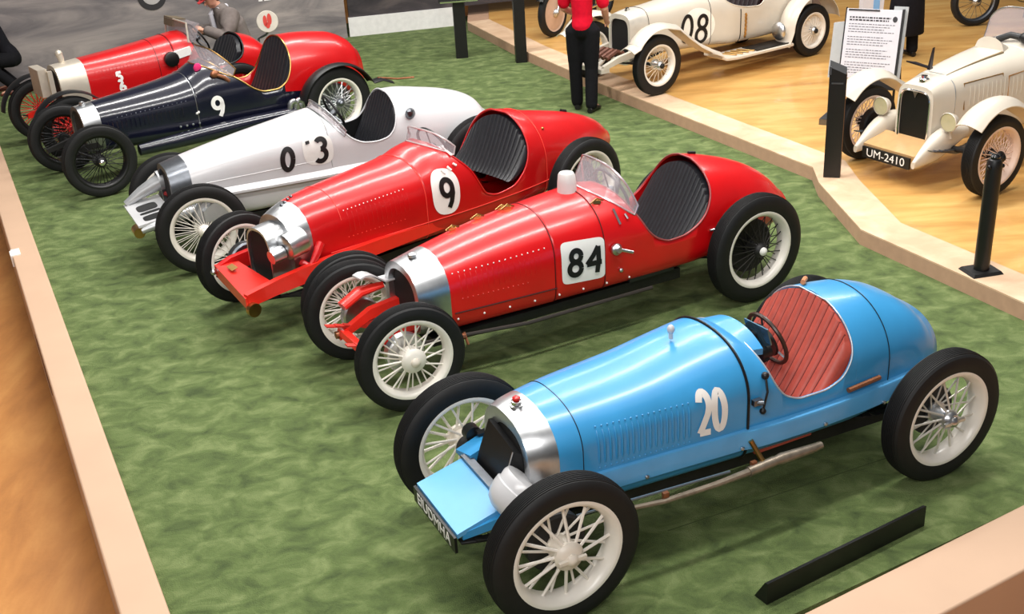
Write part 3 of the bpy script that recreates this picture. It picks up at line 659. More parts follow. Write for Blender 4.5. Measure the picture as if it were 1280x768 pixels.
for u, z, l in ((1.47, .985, .06), (1.46, .88, .02), (1.40, .87, .03), (1.34, .86, .03)):
    g = G(True); g.tube([on_side(P3, u, z, .012), on_side(P3, u + .02, z - l, .014)], .009, 6); g.build('screen_bracket', decalw, c3)
g = G(True); q = on_side(P3, 2.50, .90, .006); g.sphere(q, .012); g.build('tail_catch', brass, c3)
g = G(True); g.tube([(3.05, -.05, P3.z_of_v(3.05, .05) + .01), (3.12, -.06, P3.z_of_v(3.12, .06) + .012)], .014, 8); g.build('tail_filler', black, c3)
g = G(True); g.poly([(2.18, .40, .30), (2.30, .42, .30), (2.30, .42, .34), (2.18, .40, .34)], (0, .02, 0)); g.build('rear_bracket', steel, c3)

# ===== 4: white 03
c4 = car_root('racing_car', 'white slab-sided racing car with black digits 0 and 3 and black seat', -2.703, 9.205, 3.609)
P4 = Prof([(-.18, .785, .33, .235, .58, 3.2, 5), (.02, .83, .33, .26, .60, 3.2, 6), (.4, .90, .33, .30, .66, 3.2, 7), (.9, .98, .33, .345, .70, 3.0, 7), (1.25, 1.035, .33, .37, .72, 2.8, 7), (1.5, 1.05, .33, .385, .72, 2.6, 7), (1.75, 1.10, .33, .39, .72, 2.4, 6), (1.95, 1.10, .33, .385, .70, 2.2, 6),
           (2.25, 1.055, .33, .37, .66, 2.2, 5), (2.54, .985, .34, .33, .62, 2.2, 4), (2.72, .90, .35, .28, .58, 2.2, 3), (2.82, .78, .37, .22, .54, 2.2, 2.6)])
body(c4, P4, 1.205, 2.82, [white, black], [(1.235, 1.06), (1.28, .99), (1.34, .90), (1.42, .82), (1.52, .775), (1.62, .765), (1.72, .78), (1.79, .83), (1.83, .90), (1.86, 1.0), (1.875, 1.13)], tail=.07, coam=white, coam_r=.008)
bonnet(c4, P4, .03, 1.2, white)
hoop(c4, P4, -.14, .03, dsteel, inset=.84, lip=0, core=blackm, depth=.05)
g = G(True); rr = []
for u in linspace(.12, 2.3, 30):
    v = P4.v_of_z(u, .55); rr.append([(u, v - .02, .62), (u, v + .05, .565), (u, v + .05, .545), (u, v - .02, .53)])
g.loft(rr); g.build('side_ledge', white, c4, ang=30)
g = G(True); g.tube([on_side(P4, u, .66 + .03 * u, .003) for u in linspace(.14, 1.2, 20)], .004, 6); g.build('bonnet_crease', mat('crease_grey', (205, 205, 205), .4), c4)
paint_patch(c4, P4, squircle(1.10, .785, .13, .13, 0, -.05, 3), mat('pale_roundel', (222, 220, 216), .5), 'number_roundel')
paint_digits(c4, P4, '0', .76, .645, .20, .125, decalb, .21, .012, du_dz=.1)
paint_digits(c4, P4, '3', 1.05, .68, .20, .13, decalb, .20, .012, du_dz=.1); 
g = G(True); g.poly([on_side(P4, 1.0, .865, .012), on_side(P4, 1.035, .87, .012), on_side(P4, 1.035, .845, .012), on_side(P4, 1.0, .84, .012)]); g.build('number_dash', decalb, c4)
wheel_meshes('c4f', .375, .12, nsp=24, sr=.0035, rim_r=.70); wheel_meshes('c4r', .42, .13, spoke=dsteel, hubm=dsteel, nsp=20, rim_r=.7)
add_wheel(c4, 'c4f', 0, .525, .375, -.05); add_wheel(c4, 'c4f', 0, -.525, .375, -.05)
for s in (1, -1): add_wheel(c4, 'c4r', 2.60, s * .47, .42)
drum(c4, 0, -.525, .375, .14); 
for s in (.47, -.47): drum(c4, 2.60, s, .42, .2, dark)
g = G(True); g.lathe([(-.02, .001), (-.02, .12), (.0, .15), (.09, .16), (.11, .15), (.12, .001)], (.12, .42, .45), (0, 1, .1), 32); g.loft([[(.02 + .26 * t, .36, .52 + .05 * math.sin(PI * t)), (.02 + .26 * t, .58, .53 + .06 * math.sin(PI * t)), (.02 + .26 * t, .58, .44), (.02 + .26 * t, .36, .44)] for t in linspace(0, 1, 8)]); g.build('front_brake_drum', mat('cast_alloy', (190, 192, 194), .4, .6), c4)
axle(c4, 0, -.48, .48, .375, .026, dsteel); axle(c4, 2.60, -.5, .5, .42, .035, dark, 'rear_axle', 0)
alloy = bpy.data.materials['cast_alloy']
g = G(True); g.tube([(-.44, -.30, .44), (-.30, -.29, .52), (-.18, -.28, .57), (-.08, -.26, .60)], [.03, .05, .065, .075], 14); g.lathe([(-.02, .08), (-.02, .088), (.07, .092), (.09, .085), (.09, .01)], (-.13, -.26, .60), (1, 0, .1), 24); g.build('front_horn', alloy, c4)
g = G(True); g.tube([(-.44, .28, .38), (-.25, .29, .42), (-.05, .30, .46), (.3, .3, .46)], [.03, .045, .05, .04], 12); g.build('front_horn', alloy, c4)
# perforated front tray
g = G(True); O_ = [(-.46, -.32), (-.46, .30), (-.16, .30), (-.16, -.32)]
g.poly([(u, v, .41 + .12 * (u + .46)) for u, v in O_], (0, 0, .02)); tr = g.build('front_tray', white, c4, ang=20)
for v0, v1 in ((-.17, .0), (.025, .08), (.12, .25)):
    g = G(True); ring = []
    for q in linspace(0, 2 * PI, 25)[:-1]:
        x = (abs(math.cos(q)) ** .5) * math.copysign(1, math.cos(q)); y = (abs(math.sin(q)) ** .5) * math.copysign(1, math.sin(q)); u = -.31 + .085 * x
        ring.append((u, (v0 + v1) / 2 + (v1 - v0) / 2 * y, .41 + .12 * (u + .46) + .021))
    g.poly(ring, (0, 0, .002)); g.build('tray_slot', black, tr)
g = G(True); g.lathe([(-.06, .001), (-.06, .045), (.06, .045), (.06, .001)], (-.46, .24, .37), (0, 1, 0), 16); g.build('front_buffer', brass, c4)
g = G(True); g.tube([(-.12, -.2, .50), (-.02, -.05, .46), (.0, .1, .44)], .02, 8); g.build('coolant_pipe', mat('dull_red_pipe', (150, 40, 40), .5), c4)
for s in (-.28, .28): spring(c4, 0, s, .38, .6); spring(c4, 2.55, s, .38, .7)
pleat(c4, P4, 1.62, .50, 1.88, .365, leather, n=13, wrap=.05, gap=.015); cushion(c4, P4, 1.42, 1.75, .56, .53, .34, leather, n=9)
g = G(True); g.hull8([(.25, -0.25, 0.26), (.25, -0.25, .326), (.25, 0.25, 0.26), (.25, 0.25, .326), (2.2, -0.3, 0.24), (2.2, -0.3, .326), (2.2, 0.3, 0.24), (2.2, 0.3, .326)]); g.build('underbody_shade_slab', dark, c4, ang=20)  # dark slab added for the shade beneath the car
steering(c4, (1.42, -.06, .96), .165, .42, black)
screen(c4, P4, 1.205, 1.25, .06, .5, glass, curve=.14, taper=.3, frame=steel)
q = on_side(P4, 1.98, .93, .004); g = G(True); g.loft([[(q[0] + .045 * k * math.cos(a) - .03 * h, q[1] + h * .06, q[2] + .05 * k * math.sin(a) + .02 * h) for a in linspace(0, 2 * PI, 20)[:-1]] for h, k in ((-.1, 1.1), (.3, 1), (.7, .8), (1, .4))]); g.build('side_scoop', dsteel, c4)

# ===== 5: dark blue 9 with red tail
c5 = car_root('racing_car', 'dark navy racing car with white 9, black wire wheels and red tail', -4.292, 11.355, 3.766)
P5 = Prof([(.0, .785, .34, .20, .58, 2.2, 5), (.12, .80, .33, .22, .60, 2.2, 6), (.6, .85, .32, .29, .62, 2.2, 6), (1.15, .93, .32, .36, .64, 2.2, 6), (1.36, 1.02, .32, .38, .65, 2.2, 6), (1.55, 1.03, .32, .395, .65, 2.2, 6), (1.9, 1.06, .32, .41, .65, 2.1, 6), (2.2, 1.125, .32, .41, .66, 2.1, 6),
           (2.42, 1.125, .32, .40, .66, 2.1, 5), (2.9, 1.07, .34, .34, .62, 2.1, 4), (3.15, .95, .36, .27, .58, 2.1, 3), (3.24, .85, .40, .2, .56, 2, 2.6)])
z5 = [(1.37, 1.06), (1.45, 1.0), (1.57, .89), (1.69, .79), (1.80, .70), (1.92, .65), (2.05, .645), (2.16, .69), (2.25, .82), (2.295, .98), (2.315, 1.16)]
_, n5, f5 = body(c5, P5, 1.155, 2.15, [navy, redd], z5[:8] + [(2.25, .82)], tail=0, name='forward_body')
_, n6, f6 = body(c5, P5, 2.15, 3.24, [redd, redd], [(2.0, .65), (2.05, .645), (2.16, .69), (2.25, .82), (2.295, .98), (2.315, 1.16)], tail=.06, name='tail')
g = G(True); g.tube(n5 + n6[1:] + (f5 + f6[1:])[::-1], .009, 8, closed=True); g.build('cockpit_coaming', brass, c5)
bonnet(c5, P5, .19, 1.15, navy)
band(c5, P5, 1.152, steel, .004)
hoop(c5, P5, .02, .19, steel, inset=.84, lip=0, core=mat('dark_core', (40, 34, 34), .6), capm=steel)
rivets(c5, P5, .35, .665, 1.05, .705, 16, steel, r=.004); louvres(c5, P5, .25, 1.0, .52, .64, 18, navy, slope=.03, r=.006)
paint_digits(c5, P5, '9', 1.295, .475, .225, .15, decalw, .19, du_dz=.0)
rivets(c5, P5, 1.14, .56, 1.16, .57, 2, decalw, 'small_mark', r=.014)
wheel_meshes('c5f', .36, .115, rim=black, spoke=mat('black_wire', (30, 30, 32), .35, .6), hubm=black, capm=chrome, nsp=20, sr=.004, rim_r=.74); wheel_meshes('c5r', .40, .13, spoke=steel, hubm=dsteel, nsp=20, sr=.005, rim_r=.66)
add_wheel(c5, 'c5f', 0, .566, .36, -.07); add_wheel(c5, 'c5f', 0, -.566, .36, -.07)
for s in (1, -1): add_wheel(c5, 'c5r', 2.68, s * .57, .40); drum(c5, 2.68, s * .57, .40, .2, dsteel)
axle(c5, 0, -.52, .52, .36, .024, dark); axle(c5, 2.68, -.5, .5, .40, .035, dark, 'rear_axle', 0)
for s in (-.2, .2): beam(c5, [(-.28, s, .36), (0, s, .42), (.5, s, .42)], .045, .06, dark, 'dumb_iron', [.7, 1, 1]); spring(c5, 0, s, .38, .6); spring(c5, 2.6, s * 1.5, .38, .7)
g = G(True); rings = []
for t in linspace(0, 1, 24):
    u = .42 + 1.75 * t; hh = .055 + .02 * math.sin(PI * t); v = .52; zc = .36 + .03 * t
    rings.append([(u, v + .085 * sgnpow(math.cos(a), .8) * (.6 + .4 * min(1, 4 * t)), zc + hh * sgnpow(math.sin(a), .8)) for a in linspace(0, 2 * PI, 25)[:-1]])
g.loft(rings); g.build('side_pontoon', navy, c5)
for k in range(3):
    g = G(True); g.tube([(2.16 + .07 * k + .05 * math.cos(q), .54, .42 + .09 * math.sin(q)) for q in linspace(0, PI, 14)], .03, 10); g.build('flexible_exhaust', steel, c5)
rivets(c5, P5, .95, .455, 1.15, .455, 4, steel, r=.014, name='side_bolts')
pleat(c5, P5, 2.05, .46, 2.32, .385, leather, n=11, wrap=.04, gap=.014); cushion(c5, P5, 1.72, 2.08, .55, .52, .36, leather, n=5, amp=.004)
steering(c5, (1.56, -.10, .98), .165, .42, black)
screen(c5, P5, 1.30, 1.05, .17, .6, glass, frame=brass, curve=.30, taper=.55)
g = G(True); q = on_side(P5, 1.42, .90, .02); g.sphere(q, (.05, .03, .04)); q2 = on_side(P5, 1.50, .86, .02); g.tube([q, q2, (q2[0] + .05, q2[1], q2[2] - .05)], .02, 8); g.build('brass_horn', copper, c5)
g = G(True); q = on_side(P5, 1.30, .97, .012); g.sphere(q, (.045, .02, .05)); g.build('pink_rosette', mat('pink_cloth', (220, 40, 110), .8), c5)
for sd in (1, -1):
    g = G(True); rows = []
    for i in range(17):
        u = 2.14 + .72 * i / 16; a0 = P5.a_of_z(u, .60 - .10 * (i / 16)); a1 = PI * .93
        rows.append([(p[0], sd * p[1], p[2]) for p in [P5.pt(u, a0 + (a1 - a0) * k / 12, .004) for k in range(13)]])
    g.loft(rows, False, False, False); g.build('side_valance', navy, c5)
fender(c5, 2.68, .60, .47, .17, .35, PI * .86, black, 'rear_mudguard', tail=[(3.22, .56), (3.36, .50)], crown=.02)
fender(c5, 2.68, -.60, .47, .17, .35, PI * .86, black, 'rear_mudguard', tail=[(3.22, .56), (3.36, .50)], crown=.02)
for v in (.60, -.60):
    g = G(True); g.tube([(3.20, v, .58), (3.45, v, .52), (3.66, v + .02, .50)], .012, 6); g.build('mudguard_stay', copper if v > 0 else black, c5)

# ===== 6: red car at the back
c6 = car_root('racing_car', 'red old racing car parked beside the grey backdrop, with black cycle fenders', -4.973, 12.647, 3.765)
P6 = Prof([(.05, .945, .40, .22, .62, 3, 5), (.3, .965, .39, .25, .64, 2.8, 6), (.8, 1.005, .38, .29, .66, 2.6, 6), (1.3, 1.06, .38, .34, .68, 2.4, 6), (1.52, 1.085, .38, .36, .70, 2.4, 6), (1.75, 1.04, .38, .38, .68, 2.4, 6), (2.1, .98, .38, .38, .66, 2.3, 6), (2.4, .9, .38, .34, .62, 2.2, 5), (2.55, .78, .40, .28, .58, 2.2, 3)])
body(c6, P6, 1.36, 2.55, [redd, mat('dark_brown_lining', (60, 40, 32), .6)], [(1.58, 1.1), (1.60, 1.0), (1.65, .80), (1.75, .70), (2.0, .68), (2.12, .72), (2.2, .82), (2.24, 1.0)], tail=.05, coam=black, coam_r=.01)
bonnet(c6, P6, .36, 1.355, redd); band(c6, P6, 1.357, black, .004); band(c6, P6, 1.16, black, .003)
nick = mat('nickel_silver', (214, 204, 188), .4, .55, 0, .05)
hoop(c6, P6, .06, .36, nick, inset=.84, lip=0, core=dark, capm=None)
g = G(True); g.tube([(.2, -.05, .95), (.2, -.05, 1.0), (.19, -.06, 1.04)], [.03, .035, .04], 12); g.sphere((.19, -.06, 1.05), .042); g.build('radiator_cap', nick, c6)
g = G(True); g.box((-.08, -.02, .80), (.10, .34, .30)); g.box((-.02, .19, .80), (.05, .05, .26)); g.build('header_tank', nick, c6, ang=20)
louvres(c6, P6, .45, 1.3, .78, .86, 22, redd, slope=.06, r=.003, off=.001)
paint_digits(c6, P6, '5', .66, .70, .10, .075, decalw, .3); paint_digits(c6, P6, '6', .675, .59, .10, .075, decalw, .3, name='race_number')
wheel_meshes('c6f', .36, .11, rim=black, spoke=orange, hubm=redd, nsp=20, sr=.006, rim_r=.74)
for u in (0, 1.95):
    for s in (1, -1): add_wheel(c6, 'c6f', u, s * .6, .36)
axle(c6, 0, -.55, .55, .36, .024, orange); axle(c6, 1.95, -.55, .55, .36, .03, dark, 'rear_axle', 0)
for s in (1, -1):
    fender(c6, 0, s * .6, .42, .16, .15, PI * .75, black, 'front_mudguard', tail=[(.42, .56), (.62, .48)], crown=.015)
    beam(c6, [(-.25, s * .22, .40), (0, s * .22, .45), (.5, s * .22, .45)], .05, .07, orange, 'dumb_iron', [.7, 1, 1]); spring(c6, 0, s * .22, .42, .6)
g = G(True); g.hull8([(1.56, -.30, .98), (1.56, -.30, 1.20), (1.56, .30, .98), (1.56, .30, 1.20), (1.64, -.30, .98), (1.72, -.30, 1.18), (1.64, .30, .98), (1.72, .30, 1.18)]); g.build('windscreen', glass, c6)
g = G(True); g.tube([(1.54, -.34, 1.0), (1.56, -.31, 1.21), (1.56, .31, 1.21), (1.54, .34, 1.0)], .012, 8); g.build('screen_frame', nick, c6)
g = G(True); g.box((1.62, -.20, 1.16), (.16, .26, .10), (0, .2, 0)); g.build('rolled_hood', mat('khaki_canvas', (96, 84, 66), .8), c6)
steering(c6, (1.78, .05, .98), .18, .5, black)
pleat(c6, P6, 1.95, .5, 2.2, .33, leather, n=9, wrap=.08, gap=.03); cushion(c6, P6, 1.75, 2.05, .55, .52, .33, leather, n=5)
g = G(True); q = on_side(P6, 1.30, .84, .03); g.lathe([(-.02, .001), (-.02, .08), (.03, .085), (.04, .07), (.04, .001)], q, (0, 1, 0), 24); g.build('side_lamp', black, c6)
g = G(True); g.box(on_side(P6, 1.42, .88, .02), (.26, .03, .09), (0, -.15, 0)); g.build('tool_box', decalw, c6, ang=20)

# ===== 7: cream touring racer 08 on the stage
ZP = .13
c7 = car_root('vintage_car', 'cream open tourer with black 08 on its side, sweeping wings and running board', 1.494, 13.465, 3.732, ZP); c7['category'] = 'car'
P7 = Prof([(-.05, .85, .27, .19, .60, 4, 5), (.10, .88, .28, .20, .64, 3.4, 6), (.4, .90, .34, .24, .66, 2.8, 6), (1.0, .96, .33, .31, .68, 2.6, 7), (1.2, .97, .32, .35, .68, 2.6, 7), (1.45, .94, .30, .40, .66, 2.6, 7), (1.9, .93, .30, .42, .64, 2.6, 7), (2.25, .95, .30, .42, .62, 2.4, 6), (2.6, .86, .32, .38, .60, 2.2, 5), (2.95, .72, .36, .28, .56, 2.2, 3)])
body(c7, P7, 1.105, 2.95, [cream, redd], [(1.24, 1.0), (1.28, .93), (1.36, .82), (1.5, .76), (1.65, .73), (1.82, .72), (1.92, .76), (1.97, .85), (2.0, .97)], tail=.06, coam=cream, coam_r=.008)
bonnet(c7, P7, .2, 1.1, cream); band(c7, P7, 1.102, black, .004); band(c7, P7, .22, black, .004)
hoop(c7, P7, -.05, .2, mat('pale_nickel', (226, 220, 208), .3, .3), inset=.82, lip=0, core=blackm, capm=chrome, depth=.03)
wheel_meshes('c7', .345, .11, spoke=mat('pale_wire', (220, 206, 184), .4), hubm=steel, capm=dark, nsp=16, sr=.003, rim_r=.66, disc=None)
wheel_meshes('c7r', .325, .11, hubm=steel, capm=dark, nsp=16, sr=.004, rim_r=.66, disc=True)
for s in (1, -1):
    add_wheel(c7, 'c7', 0, s * .6, .345); add_wheel(c7, 'c7r', 2.577, s * .6, .325)
    drum(c7, 2.577, s * .6, .325, .16)
    fender(c7, 0, s * .60, .42, .24, .62, 1.85, cream, 'front_wing', lead=[(-.44, .56)], tail=[(.25, .72), (.40, .60), (.60, .46), (.82, .345), (.95, .29)], crown=.05)
    fender(c7, 2.577, s * .58, .42, .26, .05, PI * .93, cream, 'rear_wing', lead=[(2.08, .20)], tail=None, crown=.05)
    g = G(True); rr = [(.93, .27), (1.0, .235), (1.2, .22), (2.15, .22)]
    g.loft([[(u, s * .40, z + .03), (u, s * .70, z + .03), (u, s * .715, z + .02), (u, s * .715, z - .005), (u, s * .40, z - .005)] for u, z in rr]); rb = g.build('running_board', cream, c7, ang=20)
    g = G(True); g.box((1.83, s * .56, .255), (.58, .26, .012)); g.build('running_board_mat', black, rb)
    g = G(True)
    for k in range(4): g.tube([(1.12 + .1 * k, s * .46, .258), (1.22 + .1 * k, s * .66, .258)], .018, 6, flat=.5)
    g.build('tread_strips', brass, rb)
    beam(c7, [(-.52, s * .26, .34), (-.3, s * .26, .40), (0, s * .26, .44), (.4, s * .26, .44)], .05, .08, cream, 'dumb_iron', [.6, .9, 1, 1]); spring(c7, 0, s * .26, .38, .75)
g = G(True); g.box((-.50, 0, .31), (.12, .56, .05)); g.build('front_tray', cream, c7, ang=20)
axle(c7, 0, -.55, .55, .345, .024, dark); axle(c7, 2.577, -.55, .55, .325, .03, dark, 'rear_axle', 0)
paint_patch(c7, P7, squircle(.93, .60, .23, .21, .0, -.05, 2), mat('roundel_cream', (244, 238, 226), .4), 'number_roundel', .004)
paint_digits(c7, P7, '08', .64, .43, .35, .2, decalb, .125, .010, du_dz=.12, dz_du=-.12, gap=.015)
g = G(True); g.tube([on_side(P7, 1.53, z, .004) for z in linspace(.72, .33, 12)], .006, 6); g.build('door_gap', black, c7)
g = G(True); g.tube([on_side(P7, 1.60 + .01 * (k % 2), .66 - .022 * k, .012) for k in range(14)], .014, 6); g.build('door_chain', brass, c7)
pleat(c7, P7, 1.75, .45, 1.96, .36, mat('dark_brown_leather', (40, 32, 34), .45), n=9, wrap=.08, gap=.02); cushion(c7, P7, 1.5, 1.85, .55, .52, .36, redd, n=7)
steering(c7, (1.45, -.12, .98), .17, .5, black)
screen(c7, P7, 1.2, .9, .18, .4, glass, frame=steel, curve=.05, taper=.2)
g = G(True)
for v in (-.12, -.04, .04, .12): g.tube([(-.35, v, .40), (-.2, v, .46), (-.1, v, .42)], .03, 8)
g.build('front_machinery', mat('rusty_brown', (110, 70, 56), .5, .4, 0, .3), c7)
g = G(True); g.sphere((2.02, .58, .40), (.05, .11, .11)); g.build('tail_lamp', steel, c7)
g = G(True); g.box((3.08, 0, .5), (.16, .5, .35)); g.build('luggage_box', mat('grey_brown_box', (132, 112, 100), .6), c7, ang=20)

# ===== 8: white roadster with V badge
c8 = car_root('vintage_car', 'white open roadster with tall black radiator, winged mascot and number plate UM 2410', 3.732, 9.638, 3.676, ZP); c8['category'] = 'car'
V8 = -.05
P8 = Prof([(-.14, .82, .25, .185, .60, 4.5, 6), (-.02, .86, .26, .20, .62, 3.6, 6), (.12, .895, .29, .23, .66, 3.0, 6), (.6, .965, .31, .31, .70, 2.8, 7), (.95, 1.0, .31, .36, .72, 2.7, 7), (1.2, 1.04, .31, .39, .72, 2.6, 7), (1.6, 1.02, .31, .42, .70, 2.6, 7), (2.2, 1.0, .31, .42, .68, 2.4, 6), (2.8, .8, .34, .34, .6, 2.2, 4)], V8)
body(c8, P8, .985, 2.8, [cream, rleather], [(1.22, 1.06), (1.27, .95), (1.4, .84), (1.7, .76), (1.95, .78), (2.05, .85), (2.1, 1.02)], tail=.08, coam=cream)
bonnet(c8, P8, .10, .98, cream); band(c8, P8, .104, steel, .004)
hoop(c8, P8, -.13, .10, cream, inset=.84, lip=.0, core=black, core_name='radiator_core', depth=.02)
g = G(True); ring = P8.ring(-.13, 48, 0, .86); g.tube([(-.138, p[1], p[2]) for p in ring], .008, 6, closed=True); g.build('radiator_surround', chrome, c8)
g = G(True); g.poly([(-.142, V8 - .035, .79), (-.142, V8 + .035, .79), (-.142, V8 + .012, .75), (-.142, V8, .72), (-.142, V8 - .012, .75)], (.006, 0, 0)); g.build('vee_badge', steel, c8)
g = G(True); g.lathe([(0, .045), (.02, .045), (.03, .03), (.05, .028), (.055, .001)], (-.04, V8, .85), (0, 0, 1), 18); rc = g.build('radiator_cap', chrome, c8)
g = G(True); g.loft([[(.0 + .03 * t, V8 - .015 * (1 - t), .94 + .19 * t), (.05 + .01 * t, V8, .94 + .19 * t), (.0 + .03 * t, V8 + .015 * (1 - t), .94 + .19 * t)] for t in linspace(0, .98, 6)]); g.poly([(.0, V8, .95), (-.05, V8 - .20, .985), (.04, V8 - .17, .965), (.06, V8, .94)], (0, 0, .012)); g.build('winged_mascot', mat('dark_bronze', (60, 54, 58), .4, .7), c8)
louvres(c8, P8, .26, .92, .62, .80, 15, cream, slope=.03, r=.005)
for u0, u1 in ((.2, .62), (.68, .94)):
    g = G(True); g.tube([on_side(P8, u0, .60, .006), on_side(P8, u0, .82, .006), on_side(P8, u1, .85, .006), on_side(P8, u1, .60, .006)], .006, 6); g.build('bonnet_panel_edge', brass, c8)
g = G(True); g.tube([(u, V8 + .10 + .05 * (u - .1), P8.z_of_v(u, .10 + .05 * (u - .1)) + .006) for u in linspace(.12, .80, 16)], [.003 + .014 * t for t in linspace(0, 1, 16)], 8, flat=.5); g.build('bonnet_hinge', mat('olive_brass', (150, 130, 96), .4, .5), c8)
g = G(True); g.loft([[(.82 + .10 * t, V8 - .02 + y * (1 - .1 * t), P8.z_of_v(.9, .0) - .01 + (.11 * math.sqrt(max(0, 1 - (y / .15) ** 2))) * (1 - .6 * t)) for y in linspace(-.15, .15, 15)] + [(.82 + .10 * t, V8 - .02, P8.z_of_v(.9, 0) - .03)] for t in linspace(0, 1, 6)]); g.build('scuttle_vent', cream, c8)
wheel_meshes('c8', .345, .13, rim=mat('pinkish_wheel_paint', (226, 200, 184), .4), spoke=mat('pinkish_wire', (220, 190, 172), .4), hubm=black, capm=black, nsp=22, sr=.004, rim_r=.72)
add_wheel(c8, 'c8', 0, .69, .345, -.03); add_wheel(c8, 'c8', 0, -.69, .345, -.03)
for s in (1, -1): add_wheel(c8, 'c8', 2.7, s * .66, .345)
axle(c8, 0, -.64, .64, .345, .026, dark); axle(c8, 2.7, -.6, .6, .345, .03, dark, 'rear_axle', 0); drum(c8, 0, -.69, .345, .15, black)
fender(c8, 0, .66, .43, .25, .95, 2.3, cream, 'front_wing', lead=[(-.33, .63)], tail=[(.50, .55), (.75, .40), (.95, .33)], crown=.06)
fender(c8, 0, -.68, .43, .27, .95, 2.3, cream, 'front_wing', lead=[(-.33, .63)], tail=[(.50, .55), (.75, .40), (.95, .33)], crown=.06)
for s in (1, -1): fender(c8, 2.7, s * .62, .43, .26, .2, 2.9, cream, 'rear_wing', crown=.06)
for v in (.22, -.42):
    g = G(True); rr = []
    for t in linspace(0, 1, 12):
        u = -.42 + .60 * t; zc = .235 + .20 * math.sin(t * 1.35); hh = .03 + .075 * math.sin(PI * min(1, t * 1.0)) + .02 * t; ww = .02 + .055 * min(1, 2.4 * t)
        rr.append([(u, v + ww * sgnpow(math.cos(a), .7), zc + hh * sgnpow(math.sin(a), .8)) for a in linspace(0, 2 * PI, 21)[:-1]])
    g.loft(rr); g.build('dumb_iron', cream, c8)
    spring(c8, .02, v + .09 * (1 if v > 0 else -1), .36, .7, dsteel)
g = G(True); g.hull8([(-.36, -.38, .27), (-.36, -.38, .29), (-.36, .18, .27), (-.36, .18, .29), (-.12, -.36, .35), (-.12, -.36, .37), (-.12, .16, .35), (-.12, .16, .37)]); g.build('front_apron', mat('amber_cream_shaded', (196, 156, 106), .35), c8, ang=20)  # apron colour is darkened for the shadow it lies in
g = G(True); g.box((-.385, -.10, .225), (.02, .52, .10), (0, .0, 0)); pl = g.build('number_plate', black, c8)
text_mesh('UM-2410', .10, decalw, 'plate_lettering', pl, frame_mat((-.397, -.10, .225), (0, 1, 0), (0, 0, 1)), 0, xs=1.12)
for v in (.30, -.43):
    g = G(True); g.lathe([(-.09, .001), (-.085, .03), (-.05, .06), (.0, .08), (.02, .085), (.025, .08)], (-.10, v, .57), (-1, 0, 0), 24); g.tube([(-.08, v, .50), (-.06, v, .42)], .014, 8); l8 = g.build('headlamp', cream, c8)
    g = G(True); g.lathe([(.012, .001), (.016, .04), (.018, .078)], (-.10, v, .57), (-1, 0, 0), 24); g.build('lamp_lens', mat('lamp_glass', (206, 196, 160), .1, .2), l8)
screen(c8, P8, 1.12, 1.0, .26, .25, glass, frame=steel, curve=.03, taper=.1)
steering(c8, (1.35, V8 + .15, 1.06), .18, .5, black)
g = G(True); g.tube([(1.0, V8 - .08, 1.03), (1.05, V8 + .02, 1.08), (1.1, V8 + .1, 1.06)], .03, 10); g.sphere((1.06, V8 + .16, 1.07), .05); g.build('scuttle_spotlamp', black, c8)
pleat(c8, P8, 1.8, .5, 2.05, .36, rleather, n=9, wrap=.08, gap=.02); cushion(c8, P8, 1.5, 1.9, .56, .52, .36, rleather, n=7)
SEAM = (0.73, 4.82, 2.05, 5.37)
# ------------------------------------------------------------------ hall, stage, barriers
def slab(name, pts, z0, z1, m):
    g = G(); g.poly([(x, y, z0) for x, y in pts], (0, 0, z1 - z0)); return struct(g.build(name, m, None, ang=20))
g = G(); g.poly([(-20, -4, -.5), (20, -4, -.5), (20, 34, -.5), (-20, 34, -.5)]); struct(g.build('hall_floor', hallm))
LI = [(-10.02, 21.0), (-5.89, 13.05), (-1.69, 4.30), (-1.0, 2.86)]
def lx(y): return -1.69 - (y - 4.30) * .4775
FI = (1.15, 4.02); fs_ = (4.78 - 4.02) / (2.54 - 1.15)
def fy(x): return FI[1] + (x - FI[0]) * fs_
stage_edge = [(-.42, 18.9), (-.42, 18.0), (.37, 15.75), (1.23, 13.66), (2.86, 10.05), (2.80, 9.62), (2.82, 8.45), (3.49, 6.92), (4.6, 4.4)]
# carpeted plinth
carpet_pts = [(lx(17.2), 17.2), (lx(2.9), 2.9), (4.9, fy(4.9)), (4.9, 19.0), (-2.0, 19.0)]
slab('carpet_floor', [(lx(15.6), 15.6), (lx(2.95), 2.95), (4.7, fy(4.7)), (4.7, 19.2), (-2.6, 19.2)], -.46, 0, carpetm)
# raised beige rims (top + outer face)
d = Vector((-.4305, .9026, 0)); nrm = Vector((-.9026, -.4305, 0))
a = Vector((lx(16.4), 16.4, 0)); b = Vector((lx(2.75), 2.75, 0))
g = G(); w = .215
g.hull8([a + Vector((0, 0, -.5)), a + Vector((0, 0, .06)), a + nrm * w + Vector((0, 0, -.5)), a + nrm * w + Vector((0, 0, .06)), b + Vector((0, 0, -.5)), b + Vector((0, 0, .06)), b + nrm * w + Vector((0, 0, -.5)), b + nrm * w + Vector((0, 0, .06))])
rim_l = struct(g.build('trim_left', beige, ang=20))
md = rim_l.modifiers.new('edge', 'BEVEL'); md.width = .012; md.segments = 3
a = Vector((lx(2.75) - .1, fy(lx(2.75) - .1), 0)); b = Vector((5.0, fy(5.0), 0)); n2 = Vector((fs_, -1, 0)).normalized(); w = .345
g = G(); g.hull8([a + Vector((0, 0, -.5)), a + Vector((0, 0, .06)), a + n2 * w + Vector((0, 0, -.5)), a + n2 * w + Vector((0, 0, .06)), b + Vector((0, 0, -.5)), b + Vector((0, 0, .06)), b + n2 * w + Vector((0, 0, -.5)), b + n2 * w + Vector((0, 0, .06))])
rim_f = struct(g.build('trim_front', beige, ang=20)); md = rim_f.modifiers.new('edge', 'BEVEL'); md.width = .012; md.segments = 3
